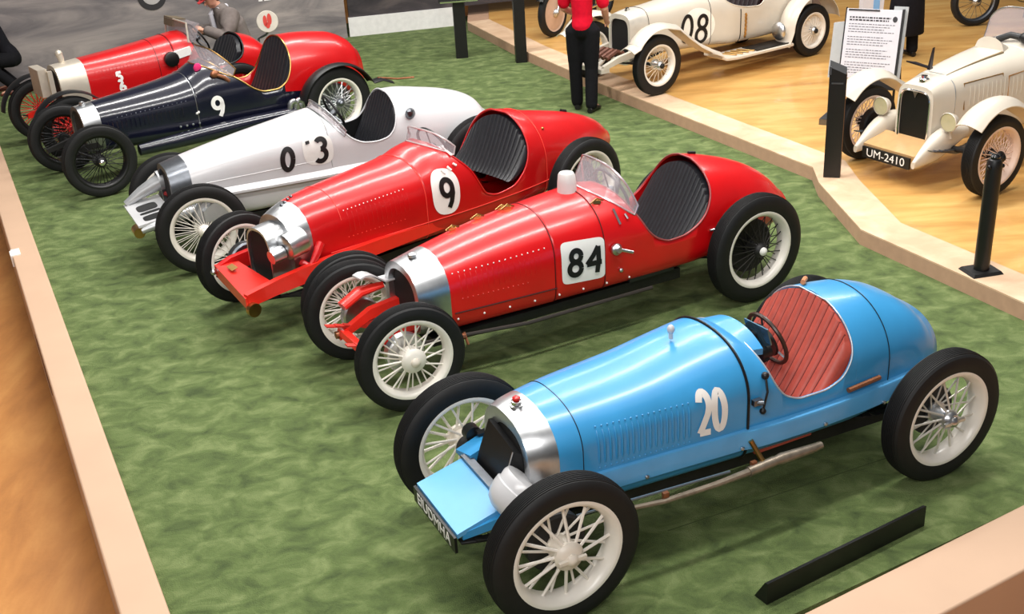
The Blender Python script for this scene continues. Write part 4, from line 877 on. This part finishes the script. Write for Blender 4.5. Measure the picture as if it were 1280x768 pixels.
# wooden stage with a pale stone edge
slab('stage_base', stage_edge + [(16, 4.4), (16, 26), (-.42, 26)], -.5, ZP - .012, mat('stage_riser', (186, 150, 124), .6))
def inset(pts, dd):
    out = []
    for i, p in enumerate(pts):
        a = Vector(pts[max(0, i - 1)]); b = Vector(pts[min(len(pts) - 1, i + 1)]); t = (b - a).normalized(); out.append((p[0] - t.y * dd, p[1] + t.x * dd))
    return out
ins = inset(stage_edge[1:], .36); top = stage_edge[1:]
g = G(); top2 = [(p[0], p[1], ZP - .012) for p in top]; in2 = [(p[0], p[1], ZP - .012) for p in ins]
g.loft([[top2[i], (top2[i][0], top2[i][1], ZP), (in2[i][0], in2[i][1], ZP), in2[i]] for i in range(len(top))])
struct(g.build('trim_1', stagem, ang=20))
slab('stage_floor', ins + [(16, 4.4), (16, 26), (-.1, 26)], ZP - .012, ZP - .001, woodm)
# faint seam in the carpet in front of the blue car
a = Vector((SEAM[0], SEAM[1], 0)); b = Vector((SEAM[2], SEAM[3], 0)); t_ = (b - a).normalized(); n_ = Vector((-t_.y, t_.x, 0)) * .003
g = G(); g.poly([a - n_, b - n_, b + n_, a + n_], (0, 0, .0012)); struct(g.build('carpet_seam', mat('seam_green', (66, 80, 40), .95)))
# backdrop prints
def panel(name, p0, p1, z0, z1, m, th=.06):
    a = Vector((*p0, 0)); b = Vector((*p1, 0)); t = (b - a).normalized(); nn = Vector((-t.y, t.x, 0)) * th
    g = G(); g.hull8([a + Vector((0, 0, z0)), a + Vector((0, 0, z1)), a + nn + Vector((0, 0, z0)), a + nn + Vector((0, 0, z1)), b + Vector((0, 0, z0)), b + Vector((0, 0, z1)), b + nn + Vector((0, 0, z0)), b + nn + Vector((0, 0, z1))])
    return struct(g.build(name, m, ang=20)), a, t
mural, MA, MT = panel('wall_back', (-10.6, 14.62), (-2.30, 18.0), 0, 2.7, muralm)
mural2, NA, NT = panel('wall_rear', (-2.26, 18.10), (2.4, 19.15), .29, 2.7, mural2m)
base, _, _ = panel('baseboard_back', (-2.27, 18.06), (-.60, 18.43), 0, .29, mat('white_plinth', (226, 224, 222), .5))
panel('wall_far', (-16, 25.5), (18, 25.5), -.5, 4.2, mat('far_wall_brown', (72, 50, 38), .7))
MN = Vector((MT.y, -MT.x, 0))
def on_mural(s, z, off=.004): p = MA + MT * s + MN * off; return (p.x, p.y, z)
# printed car on the backdrop (flat) and printed caption
def world_frame(o, x, y):
    X = Vector(x).normalized(); Y = Vector(y).normalized(); Z = X.cross(Y); Mx = Matrix((X, Y, Z)).transposed().to_4x4(); Mx.translation = Vector(o); return Mx
# flat printed pictures on the backdrop: a grey car and a line of caption marks
g = G()
for s0, s1, z0, z1 in ((5.75, 6.75, .98, 1.18), (5.9, 6.5, 1.18, 1.36)): g.poly([on_mural(s0, z0), on_mural(s1, z0), on_mural(s1 - .08, z1), on_mural(s0 + .1, z1)])
pc = g.build('printed_car', mat('print_mid_grey', (88, 84, 86), .8)); 
pb = mat('print_black', (46, 44, 46), .8); pg = mat('print_light_grey', (176, 172, 170), .8)
for s in (6.14, 6.9):
    g = G(); g.poly([on_mural(s + .20 * math.cos(q), .97 + .19 * math.sin(q), .008) for q in linspace(0, 2 * PI, 33)[:-1]]); w = g.build('printed_tyre', pb, pc)
    g = G(); g.poly([on_mural(s + .13 * math.cos(q), .98 + .12 * math.sin(q), .012) for q in linspace(0, 2 * PI, 33)[:-1]]); g.build('printed_wheel', pg, w)
tag(pc, 'grey picture of an old car printed on the backdrop', 'picture')
g = G(); s = 7.66
for k, l in enumerate((.06, .10, .04, .09, .05, .12, .07)):
    g.poly([on_mural(s, .715, .006), on_mural(s + l, .715, .006), on_mural(s + l, .775, .006), on_mural(s, .775, .006)]); s += l + .025
tag(g.build('printed_caption', decalw), 'row of small white caption lettering on the grey backdrop', 'lettering')
# ------------------------------------------------------------------ stands and barriers
def frame_pt(loc, rz, p): c_, s_ = math.cos(rz), math.sin(rz); return (loc[0] + c_ * p[0] - s_ * p[1], loc[1] + s_ * p[0] + c_ * p[1], loc[2] + p[2])
# label-stand posts on the carpet
t = thing('barrier_post', 'square black post with a silver bar on top, on the carpet before the white plinth', 'post', (-.485, 16.12, 0), .1, 'black barrier posts')
g = G(); g.box((0, 0, .40), (.165, .12, .80)); g.build('post', black, t, ang=20)
g = G(); g.hull8([(-.28, -.12, .80), (-.28, -.12, .83), (-.28, .16, .86), (-.28, .16, .89), (.30, -.12, .80), (.30, -.12, .83), (.30, .16, .86), (.30, .16, .89)]); g.build('label_tray', black, t, ang=20)
g = G(); g.box((.0, -.14, .80), (.52, .02, .02)); g.box((.12, -.10, .84), (.02, .02, .10)); g.build('tray_bar', chrome, t, ang=20)
t = thing('barrier_post', 'taller square black post by the stage edge beside the person in the red shirt', 'post', (.335, 15.62, 0), .1, 'black barrier posts')
g = G(); g.box((0, 0, .55), (.15, .13, 1.1)); g.build('post', black, t, ang=20)
g = G(); g.box((.0, 0, 1.11), (.17, .15, .02)); g.build('post_cap', dark, t, ang=20)
t = thing('barrier_post', 'black slanted-top post at the stage corner in front of the white sign', 'post', (2.955, 9.77, ZP), -.3, 'black barrier posts')
g = G(); g.hull8([(-.072, -.05, 0), (-.072, -.05, 1.0), (-.072, .05, 0), (-.072, .05, 1.04), (.072, -.05, 0), (.072, -.05, .94), (.072, .05, 0), (.072, .05, .98)]); g.build('post', black, t, ang=20)
g = G(); g.box((-.066, -.052, .97), (.02, .01, .07)); g.build('clip', dsteel, t, ang=20); g = G(); g.box((0, -.054, .86), (.10, .008, .012)); g.build('clip_bar', dsteel, t, ang=20)
g = G(); g.box((.074, 0, .47), (.006, .05, .94)); g.build('side_strip', mat('wood_edge_strip', (140, 100, 66), .5), t, ang=20)
t = thing('bollard', 'round-topped black bollard on a square base plate at the stage edge', 'bollard', (3.40, 7.50, ZP), .2)
g = G(); g.lathe([(0, .001), (0, .054), (.76, .054), (.80, .052), (.825, .042), (.835, .025)], (0, 0, .02), (0, 0, 1), 32); g.build('post', black, t, ang=30)
g = G(); g.lathe([(.0, .03), (.015, .034), (.03, .02), (.034, .001)], (0, 0, .852), (0, 0, 1), 20); g.sphere((-.05, -.02, .80), .016); g.sphere((.05, -.02, .80), .016); g.build('ball_cap', mat('glossy_black', (24, 24, 26), .12, .3), t)
g = G(); g.hull8([(-.12, -.10, 0), (-.105, -.085, .022), (-.12, .10, 0), (-.105, .085, .022), (.12, -.10, 0), (.105, -.085, .022), (.12, .10, 0), (.105, .085, .022)]); g.build('base_plate', dark, t, ang=20)
# black triangular label bar on the carpet
t = Vector((.92, .525, 0)).normalized(); nn = Vector((-t.y, t.x, 0)); a = Vector((1.10, 4.205, 0))
L = 1.06; g = G(); g.loft([[a + t * l + Vector((0, 0, .0)), a + t * l + nn * .085, a + t * l + nn * .02 + Vector((0, 0, .115)), a + t * l + nn * .0 + Vector((0, 0, .12))] for l in (0, L)])
lb = thing('label_rail', 'long black wedge-shaped label rail lying on the green carpet by the front rim', 'label rail', a)
me = g.mesh('rail_body', black, ang=20); me.transform(Matrix.Translation(-a)); link('rail_body', me, lb)
g = G(); p = a * 0 + t * (L + .001) + nn * .05 + Vector((0, 0, .02)); g.box(p, (.003, .012, .04)); g.build('end_slot', dark, lb)
# thin dark line taped on the carpet beside the blue car
# white sign with grey board behind
sg = thing('exhibit_sign', 'white printed exhibit sign in a black frame on legs behind the white roadster', 'sign', (3.70, 11.30, ZP), -.55); sg.scale = (.90, .9, 1)
def tilt(x, z, y=0): return (x, y + .25 * (z - .45), z)
g = G(); g.hull8([tilt(-.30, .47, 0), tilt(-.30, 1.13, 0), tilt(-.30, .47, .02), tilt(-.30, 1.13, .02), tilt(.30, .47, 0), tilt(.30, 1.13, 0), tilt(.30, .47, .02), tilt(.30, 1.13, .02)]); g.build('sheet', paper, sg, ang=20)
g = G()
g.hull8([tilt(-.34, .38, -.02), tilt(-.34, .46, -.02), tilt(-.34, .38, .03), tilt(-.34, .46, .03), tilt(.32, .38, -.02), tilt(.32, .46, -.02), tilt(.32, .38, .03), tilt(.32, .46, .03)])
for x0, x1 in ((.302, .325), (-.312, -.302)): g.hull8([tilt(x0, .42, -.005), tilt(x0, 1.14, -.005), tilt(x0, .42, .03), tilt(x0, 1.14, .03), tilt(x1, .42, -.005), tilt(x1, 1.14, -.005), tilt(x1, .42, .03), tilt(x1, 1.14, .03)])
g.build('frame', black, sg, ang=20)
g = G(); g.hull8([tilt(-.44, .45, .04), tilt(-.44, .98, .04), tilt(-.44, .45, .06), tilt(-.44, .98, .06), tilt(-.30, .45, .04), tilt(-.30, 1.0, .04), tilt(-.30, .45, .06), tilt(-.30, 1.0, .06)]); g.build('side_board', greyplastic, sg, ang=20)
g = G(); g.hull8([tilt(.20, .45, .04), tilt(.20, 1.16, .04), tilt(.20, .45, .05), tilt(.20, 1.16, .05), tilt(.355, .45, .04), tilt(.355, 1.16, .04), tilt(.355, .45, .05), tilt(.355, 1.16, .05)]); g.build('backing_board', greyplastic, sg, ang=20)
g = G()
for x in (.315, -.33): g.tube([tilt(x, .45, .02), (x, .0, .0)], .014, 8); g.tube([tilt(x, .8, .06), (x, .42, .0)], .012, 8)
g.build('legs', black, sg)
g = G(); g.box((-.40, -.02, .03), (.10, .30, .06), (0, .0, 0)); g.build('foot', dsteel, sg, ang=20)
ink = mat('sign_ink', (120, 118, 124), .7); ink2 = mat('sign_ink_dark', (50, 48, 52), .7)
def lines(rows, m, name, h):
    g = G(); rnd = random.Random(3)
    for z, x0, x1 in rows:
        x = x0
        while x < x1:
            l = rnd.uniform(.012, .04); l = min(l, x1 - x); g.poly([tilt(x, z, -.002), tilt(x + l, z, -.002), tilt(x + l, z + h, -.002), tilt(x, z + h, -.002)]); x += l + .009
    return g.build(name, m, sg, ang=20)
lines([(1.045, -.26, .19), (1.02, -.26, .17)], ink2, 'title_lettering', .014)
for ks in ((0, 1, 2, 3), (5, 6, 7, 8), (10, 11, 12, 13), (15, 16, 17, 18, 19)): lines([(.985 - .0245 * k, -.26, .24 - .05 * ((k * 7) % 3)) for k in ks], ink, 'paragraph', .008)
g = G(); g.poly([tilt(.235 + .026 * math.cos(q), 1.045 + .028 * math.sin(q), -.003) for q in linspace(0, 2 * PI, 25)[:-1]]); g.build('round_emblem', ink2, sg)
g = G(); g.hull8([tilt(-.28, 1.115, -.006), tilt(-.28, 1.13, -.006), tilt(-.28, 1.115, .0), tilt(-.28, 1.13, .0), tilt(.06, 1.115, -.006), tilt(.06, 1.13, -.006), tilt(.06, 1.115, .0), tilt(.06, 1.13, .0)]); g.build('clamp_bar', ink2, sg)
# round paddle sign behind the rear red car
rs = thing('round_sign', 'round cream sign with a red emblem on a curved stand by the backdrop', 'sign', (-3.07, 15.75, -.195), 0)
g = G(); g.lathe([(-.008, .001), (-.008, .14), (0, .146), (.008, .14), (.008, .001)], (0, -.02, .93), (.25, -1, .12), 36); g.build('disc', mat('cream_disc', (206, 198, 186), .5), rs)
em = mat('red_emblem', (204, 60, 50), .5); g = G()
A3 = Vector((.25, -1, .12)).normalized(); X3 = Vector((1, .25, 0)).normalized(); Y3 = X3.cross(A3) * -1
if Y3.z < 0: Y3 = -Y3
for cx, cy, rx, ry in ((-.03, .01, .028, .075), (.03, .03, .03, .075), (.0, -.05, .03, .04)):
    o3 = Vector((0, -.02, .93)) + A3 * .012; g.poly([o3 + X3 * (cx + rx * math.cos(q)) + Y3 * (cy + ry * math.sin(q)) for q in linspace(0, 2 * PI, 21)[:-1]])
g.build('emblem', em, rs)
g = G(); g.tube([(.0, .0, .80), (-.05, .0, .75), (-.12, .0, .72), (-.16, .02, .70), (-.17, .02, .4), (-.17, .02, .207)], .015, 8); g.build('stand', dsteel, rs)
g = G(); g.lathe([(0, .001), (0, .14), (.012, .13), (.015, .001)], (-.17, .02, .195), (0, 0, 1), 24); g.build('base', dsteel, rs)
# small fittings on the outer face of the left rim
q = Vector((lx(9.35), 9.35, 0)) + nrm * .215
g = G(); g.box(q + Vector((.03, .02, .055)), (.07, .16, .03), (0, 0, math.atan2(d.y, d.x) - PI / 2)); g.box(q + nrm * .006 + Vector((0, 0, .015)), (.014, .14, .10), (0, 0, math.atan2(d.y, d.x) - PI / 2)); tag(g.build('cable_clip', mat('white_plastic', (238, 236, 230), .4), ang=20), 'small white clip folded over the outer edge of the beige rim', 'clip')
q = Vector((lx(7.5), 7.5, -.10)) + nrm * .2155
g = G(); g.box(q, (.006, .95, .075), (0, 0, math.atan2(d.y, d.x) - PI / 2)); tag(g.build('slot_vent', mat('slot_brown', (70, 40, 24), .6), ang=20), 'long dark slot in the outer face of the beige rim', 'vent')

# ------------------------------------------------------------------ motorcycles at the back of the stage
def motorcycle(label, loc, rz, disc=None, name='motorcycle'):
    t = thing(name, label, 'motorcycle', loc, rz)
    R = .33
    for x, nm in ((0, 'wheel'), (1.32, 'wheel')):
        g = G(); g.lathe([(-.05, .26), (-.055, .29), (-.035, .325), (0, R), (.035, .325), (.055, .29), (.05, .26)], (x, 0, R), (0, 1, 0), 40, loop=True); w = g.build(nm, rubber, t)
        g = G(); g.lathe([(-.04, .262), (-.03, .24), (.03, .24), (.04, .262)], (x, 0, R), (0, 1, 0), 40, loop=True)
        if disc and x == 0: g.lathe([(-.028, .245), (-.05, .05), (-.05, .001)], (x, 0, R), (0, 1, 0), 40)
        else:
            for k in range(18): a = 2 * PI * k / 18; g.tube([(x + .03 * math.cos(a + .6), .03 * (-1) ** k, R + .03 * math.sin(a + .6)), (x + .245 * math.cos(a), 0, R + .245 * math.sin(a))], .003, 5)
        g.build('rim', disc if (disc and x == 0) else dsteel, w)
        g = G(); g.lathe([(-.09, .001), (-.09, .03), (-.06, .06), (.06, .06), (.09, .03), (.09, .001)], (x, 0, R), (0, 1, 0), 20); g.build('hub', steel, w)
    g = G()
    for s in (-.085, .085): g.tube([(0, s, R), (.12, s, .62), (.26, s * .8, .95)], .02, 8)
    g.build('fork', steel if disc else dark, t)
    g = G(); g.tube([(.22, 0, .88), (.42, 0, .40), (.85, 0, .36), (.95, 0, .72), (.26, 0, .84)], .022, 8); g.tube([(.85, 0, .36), (1.32, .07, R)], .02, 8); g.tube([(.85, 0, .36), (1.32, -.07, R)], .02, 8); g.build('frame', black, t)
    g = G(); g.lathe([(-.30, .001), (-.28, .06), (-.15, .12), (.15, .12), (.28, .07), (.30, .001)], (.56, 0, .84), (1, 0, -.1), 24); g.build('fuel_tank', black, t)
    g = G(); g.lathe([(-.12, .001), (-.12, .13), (.12, .13), (.12, .001)], (.62, 0, .42), (0, 1, 0), 24)
    for k in range(6): g.lathe([(0, .001), (0, .085), (.012, .085), (.012, .001)], (.58, 0, .52 + .035 * k), (-.15, 0, 1), 20)
    g.build('engine', dsteel, t)
    g = G(); g.tube([(.56, -.08, .66), (.46, -.13, .58), (.50, -.14, .36), (.8, -.15, .28), (1.5, -.15, .30)], .024, 8); g.build('exhaust_pipe', chrome, t)
    g = G(); g.sphere((.98, 0, .80), (.18, .12, .05)); g.build('saddle', leather, t)
    g = G(); g.tube([(.42, -.34, .98), (.28, -.2, 1.02), (.26, 0, 1.0), (.28, .2, 1.02), (.42, .34, .98)], .013, 8); g.build('handlebar', steel, t)
    for x in (0, 1.32): fender(t, -x, 0, .37, .12, .5, 2.6, black, 'mudguard', crown=.02)
    g = G(); g.lathe([(-.06, .02), (-.03, .07), (.03, .085), (.035, .001)], (.14, 0, .90), (-1, 0, 0), 20); g.build('headlamp', black, t)
    g = G(); g.tube([(.80, .12, .30), (.84, .26, 0.012)], .012, 6); g.build('kickstand', dark, t)
    return t
motorcycle('old motorcycle with pale disc front wheel on the stage behind the red-shirted person', (.84, 16.55, ZP), .92, mat('beige_disc', (206, 172, 148), .5))
motorcycle('dark motorcycle with bright engine metal behind the white roadster', (6.50, 15.55, ZP), .05)

# ------------------------------------------------------------------ people
def bone_mesh(chains, name, m, parent, vox=.012, smooth=6):
    g = G()
    for pts, rs, fl in chains:
        P = [Vector(p) for p in pts]; R = list(rs)
        # rounded ends
        a = (P[0] - P[1]).normalized(); b = (P[-1] - P[-2]).normalized()
        P = [P[0] + a * R[0] * .85, P[0] + a * R[0] * .5] + P + [P[-1] + b * R[-1] * .5, P[-1] + b * R[-1] * .85]; R = [R[0] * .45, R[0] * .85] + R + [R[-1] * .85, R[-1] * .45]
        g.tube(P, R, 14, flat=fl)
    o = g.build(name, m, parent, weld=False)
    r = o.modifiers.new('fuse', 'REMESH'); r.mode = 'VOXEL'; r.voxel_size = vox; r.use_smooth_shade = True
    if smooth: s = o.modifiers.new('soften', 'SMOOTH'); s.iterations = smooth; s.factor = .5
    return o
def hand_chains(w, dirv, palm_n, curl=.5, s=1):
    """palm and five fingers from the wrist; dirv along the hand, palm_n out of the palm, thumb towards side s"""
    D = Vector(dirv).normalized(); N = Vector(palm_n); N = (N - D * N.dot(D)).normalized(); Sd = D.cross(N) * s; w = Vector(w); ch = []
    ch.append(([w, w + D * .045, w + D * .085], [.026, .034, .032], .6))
    for i, (o, L) in enumerate(((.030, .075), (.010, .084), (-.010, .078), (-.029, .062))):
        b = w + D * .085 + Sd * o; p1 = b + (D + N * curl * .35).normalized() * L * .45; p2 = p1 + (D + N * curl * 1.1).normalized() * L * .33; p3 = p2 + (D * .7 + N * curl * 1.6).normalized() * L * .26
        ch.append(([b - D * .02, b, p1, p2, p3], [.011, .0105, .0095, .0085, .0075], 1))
    tb = w + D * .03 + Sd * .03; t1 = tb + (D * .7 + Sd * .7 + N * .3).normalized() * .04; t2 = t1 + (D * .95 + Sd * .2 + N * .45).normalized() * .032
    ch.append(([w + D * .015 + Sd * .01, tb, t1, t2], [.014, .014, .011, .009], 1))
    return ch
def person(label, loc, rz, J, cloth, hair=None, legs=True, head_dir=(0, 1, 0), sleeves='short', skirt=None, cap=None, bulk=1.0):
    """J: joint name -> (x right, y forward, z) in metres"""
    t = thing('person', label, 'person', loc, rz)
    V = {k: Vector(v) for k, v in J.items() if k != 'shoe'}
    H = V['head']; hd = Vector(head_dir).normalized(); up = (H - V['neck']).normalized(); rt = hd.cross(up).normalized(); hd = up.cross(rt)
    ch = [([V['pelvis'], V['waist'], V['chest'], V['chest'].lerp(V['neck'], .75)], [.145, .125, .15, .09], .72)]
    ch.append(([V['chest'].lerp(V['neck'], .6), V['neck'], H - up * .05], [.07, .055, .055], 1))
    ch.append(([H - up * .045 + hd * .02, H + up * .0, H + up * .06], [.07, .085, .078], 1.12))
    ch.append(([H - up * .085 + hd * .055, H - up * .05 + hd * .04], [.034, .05], 1))
    ch.append(([H + hd * .088 - up * .005, H + hd * .108 - up * .03], [.010, .015], 1))
    for s in (-1, 1): ch.append(([H + rt * s * .086 - up * .02, H + rt * s * .09 + up * .02], [.012, .014], 1))
    for s, k in ((-1, 'l'), (1, 'r')):
        sh, el, wr = V['sh' + k], V['el' + k], V['wr' + k]
        ch.append(([V['chest'].lerp(V['neck'], .35).lerp(sh, .4), sh, sh.lerp(el, .5), el, el.lerp(wr, .35), wr], [.075, .058, .05, .042, .042, .028], 1))
        ch += hand_chains(wr, J.get('hd' + k) or (wr - el), J.get('hn' + k) or (-s, .3, 0), .6, 1)
        hp, kn, an = V['hp' + k], V['kn' + k], V['an' + k]
        ch.append(([V['pelvis'].lerp(hp, .6), hp, hp.lerp(kn, .5), kn, kn.lerp(an, .35), an], [.10, .095, .078, .058, .056, .04], 1))
        toe = V['to' + k]; ch.append(([an + Vector((0, 0, -.03)), an.lerp(toe, .5) + Vector((0, 0, -.02)), toe], [.036, .036, .028], 1))
    bone_mesh(ch, 'body', skin, t, .009, 4)
    up_m, leg_m = cloth
    sc = [([V['pelvis'].lerp(V['waist'], .25), V['waist'], V['chest'], V['chest'].lerp(V['neck'], .72)], [.168, .15, .172, .10], .74)]
    for s, k in ((-1, 'l'), (1, 'r')):
        sh, el, wr = V['sh' + k], V['el' + k], V['wr' + k]
        if sleeves == 'short': sc.append(([V['chest'].lerp(V['neck'], .35).lerp(sh, .4), sh, sh.lerp(el, .75)], [.092, .078, .072], 1))
        else: sc.append(([V['chest'].lerp(V['neck'], .35).lerp(sh, .4), sh, sh.lerp(el, .5), el, el.lerp(wr, .9)], [.095, .084, .072, .064, .046], 1))
    sc = [(p_, [r_ * bulk for r_ in rs_], f_) for p_, rs_, f_ in sc]
    bone_mesh(sc, 'shirt' if sleeves == 'short' else 'jacket', up_m, t, .012, 5)
    tr = [([V['waist'].lerp(V['pelvis'], .35), V['pelvis']], [.15, .158], .76)]
    for s, k in ((-1, 'l'), (1, 'r')):
        hp, kn, an = V['hp' + k], V['kn' + k], V['an' + k]
        tr.append(([V['pelvis'].lerp(hp, .5), hp, hp.lerp(kn, .5), kn, kn.lerp(an, .5), an + Vector((0, 0, .0))], [.125, .112, .098, .078, .074, .07], 1))
    bone_mesh(tr, 'trousers', leg_m, t, .012, 4)
    for s, k in ((-1, 'l'), (1, 'r')):
        an, toe = V['an' + k], V['to' + k]; dd = (toe - an); dd.z = 0; dd.normalize(); z0 = .0
        h_ = Vector((an.x, an.y, 0)) - dd * .06
        g = G(); rr = []
        for q, wd, hh in ((0, .03, .06), (.03, .04, .08), (.10, .042, .085), (.18, .05, .06), (.24, .044, .045), (.275, .02, .03)):
            c0 = h_ + dd * q; sd = Vector((-dd.y, dd.x, 0)); rr.append([c0 + sd * wd * math.cos(a) + Vector((0, 0, max(0.002, hh * (.5 + .5 * math.sin(a))))) for a in linspace(0, 2 * PI, 17)[:-1]])
        g.loft(rr); g.build('shoe', J.get('shoe', black), t)
    if cap:
        g = G(); g.lathe([(.03, .105), (.06, .108), (.10, .09), (.125, .05), (.132, .001)], H, up, 28); g.poly([H + up * .035 + hd * .09 + rt * .07, H + up * .03 + hd * .16 + rt * .04, H + up * .03 + hd * .16 - rt * .04, H + up * .035 + hd * .09 - rt * .07], up * .01); g.build('cap', cap, t)
    if hair:
        bone_mesh([([H + up * .04 - hd * .035, H + up * .085 - hd * .005], [.088, .078], 1.1), ([H - up * .03 - hd * .05, H + up * .04 - hd * .045], [.068, .08], 1.1)], 'hair', hair, t, .008, 3)
    for s in (-1, 1):
        g = G(); g.sphere(H + hd * .084 + rt * s * .032 + up * .018, .011, 12, 8); g.build('eye', mat('eye_white', (236, 232, 226), .3) if 'eye_white' not in bpy.data.materials else bpy.data.materials['eye_white'], t)
        g = G(); g.sphere(H + hd * .0935 + rt * s * .032 + up * .018, .0052, 10, 6); g.build('iris', hairm, t)
    g = G(); g.tube([H + hd * .098 + rt * x - up * (.058 + 4 * x * x) for x in linspace(-.024, .024, 7)], [.003, .005, .006, .006, .006, .005, .003], 8); g.build('mouth', mat('lips', (170, 90, 84), .5) if 'lips' not in bpy.data.materials else bpy.data.materials['lips'], t)
    return t
STAND = dict(pelvis=(0, 0, .96), waist=(0, .0, 1.10), chest=(0, 0, 1.30), neck=(0, -.01, 1.50), head=(0, .02, 1.65), shl=(-.19, -.01, 1.43), shr=(.19, -.01, 1.43), ell=(-.23, -.03, 1.15), elr=(.23, -.03, 1.15),
             wrl=(-.22, .06, .92), wrr=(.22, .06, .92), hpl=(-.09, 0, .92), hpr=(.09, 0, .92), knl=(-.10, .02, .50), knr=(.10, .02, .50), anl=(-.10, -.02, .09), anr=(.10, -.02, .09), tol=(-.12, .14, .03), tor=(.12, .14, .03))
def pose(**k): d = dict(STAND); d.update(k); return d
CROUCH = dict(pelvis=(0, -.10, .48), waist=(0, -.02, .62), chest=(0, .06, .84), neck=(0, .16, 1.05), head=(0, .25, 1.19), shl=(-.21, .10, .98), shr=(.21, .10, .98), ell=(-.32, .20, .74), elr=(.32, .18, .74), wrl=(-.16, .40, .84), wrr=(.14, .40, .80),
            hpl=(-.10, -.08, .46), hpr=(.10, -.08, .46), knl=(-.18, .26, .47), knr=(.18, .26, .47), anl=(-.16, -.06, .09), anr=(.16, -.06, .09), tol=(-.18, .12, .03), tor=(.18, .12, .03), hdl=(.3, .5, .1), hdr=(-.3, .5, .1))
# red-shirted person seen from behind, feet apart, right forearm forward
person('person in a red polo shirt and black trousers seen from behind beside the stage', (.985, 12.93, 0), -.25,
       pose(elr=(.25, .02, 1.16), wrr=(.24, .20, 1.0), hdr=(.0, .6, -.4), ell=(-.22, .06, 1.16), wrl=(-.12, .26, 1.06), knl=(-.10, .03, .5), anl=(-.10, .08, .09), tol=(-.13, .24, .03), knr=(.09, .0, .5), anr=(.09, -.06, .09), tor=(.13, .1, .03)),
       (polo, trouser), hair=hairm)
# grey-jacketed person bending over the rear red car
person('person in grey jacket and red cap crouching behind the rear red car', (-3.34, 14.97, 0), 2.05,
       pose(**CROUCH),
       (jacket, trouser), sleeves='long', bulk=1.4, head_dir=(0, .85, -.5), cap=redcap, hair=hairm)
jk = [o for o in bpy.data.objects if o.get('label', '').startswith('person in grey jacket')][0]; jk.scale = (1.06, 1.06, 1.04)
g = G(); g.tube([(.07, .20, 1.04), (.03, .27, .98), (.02, .25, .80), (.03, .2, .66)], [.03, .035, .03, .03], 10); g.tube([(.07, .20, 1.04), (0, .08, 1.06), (-.07, .20, 1.04)], .035, 10); g.build('scarf', paper, jk)
# dark-clothed visitor at the edge of the carpet by the backdrop
person('person in dark coat and dark cap crouching by the end of the grey backdrop', (-6.70, 15.70, 0), 2.0,
       pose(shoe=shoem, **CROUCH), (coatm, trouser), sleeves='long', cap=black, hair=hairm)
p4 = person('person in a long black coat standing behind the white sign', (5.05, 14.05, ZP), .3, pose(), (coatm, trouser), sleeves='long', hair=hairm)
g = G(); g.loft([[(rx * math.cos(q), .01 + ry * math.sin(q), z) for q in linspace(0, 2 * PI, 33)[:-1]] for rx, ry, z in ((.235, .17, .28), (.245, .18, .30), (.225, .165, .6), (.20, .15, .9), (.175, .135, 1.1))]); g.build('coat_skirt', coatm, p4)
bg = thing('carrier_bag', 'pale carrier bag with a blue panel held beside the black coat', 'bag', (4.56, 13.92, ZP + .55), .2)
g = G(); g.hull8([(-.13, -.05, 0), (-.15, -.04, .32), (-.13, .05, 0), (-.15, .04, .32), (.13, -.05, 0), (.15, -.04, .32), (.13, .05, 0), (.15, .04, .32)]); g.build('bag_body', paper, bg, ang=20)
g = G(); g.hull8([(.0, -.054, .03), (.0, -.048, .29), (.0, -.05, .03), (.0, -.044, .29), (.08, -.054, .03), (.08, -.048, .29), (.08, -.05, .03), (.08, -.044, .29)]); g.build('blue_panel', mat('light_blue_print', (120, 170, 220), .5), bg, ang=20)
g = G(); g.tube([(-.07, 0, .31), (-.04, 0, .43), (.04, 0, .43), (.07, 0, .31)], .008, 6); g.build('handle', black, bg)

# ------------------------------------------------------------------ light
W = bpy.data.worlds.new('world'); S.world = W; W.use_nodes = True
bgn = W.node_tree.nodes['Background']; bgn.inputs['Color'].default_value = (.92, .95, 1, 1); bgn.inputs['Strength'].default_value = .13
def area(name, loc, size, energy, col=(1, .95, .88), rot=(0, 0, 0)):
    l = bpy.data.lights.new(name, 'AREA'); l.shape = 'RECTANGLE'; l.size, l.size_y = size; l.energy = energy; l.color = col
    o = bpy.data.objects.new(name, l); COL.objects.link(o); o.location = loc; o.rotation_euler = rot; return o
A1 = .46
area('hall_ceiling_light', (.3, 9.5, 8.0), (13, 14), 620, (1, .97, .93))
for x, y, l, e in ((.9, 5.6, 5.0, 330), (-.9, 9.6, 7.0, 460), (-2.4, 14.0, 6.0, 380), (4.2, 10.5, 5.0, 280), (3.0, 16.0, 5.0, 200)):
    area('ceiling_strip_light', (x, y, 6.0), (l, .30), e, (1, .97, .93), rot=(0, 0, A1))
fl = area('added_front_fill', (-1.5, -1.5, 6.0), (6, 2), 520, (1, .97, .94))  # soft fill added behind the camera to brighten the car sides
fl.rotation_euler = (Vector((-.5, 7.5, .3)) - Vector((-1.5, -1.5, 6.0))).to_track_quat('-Z', 'Y').to_euler()
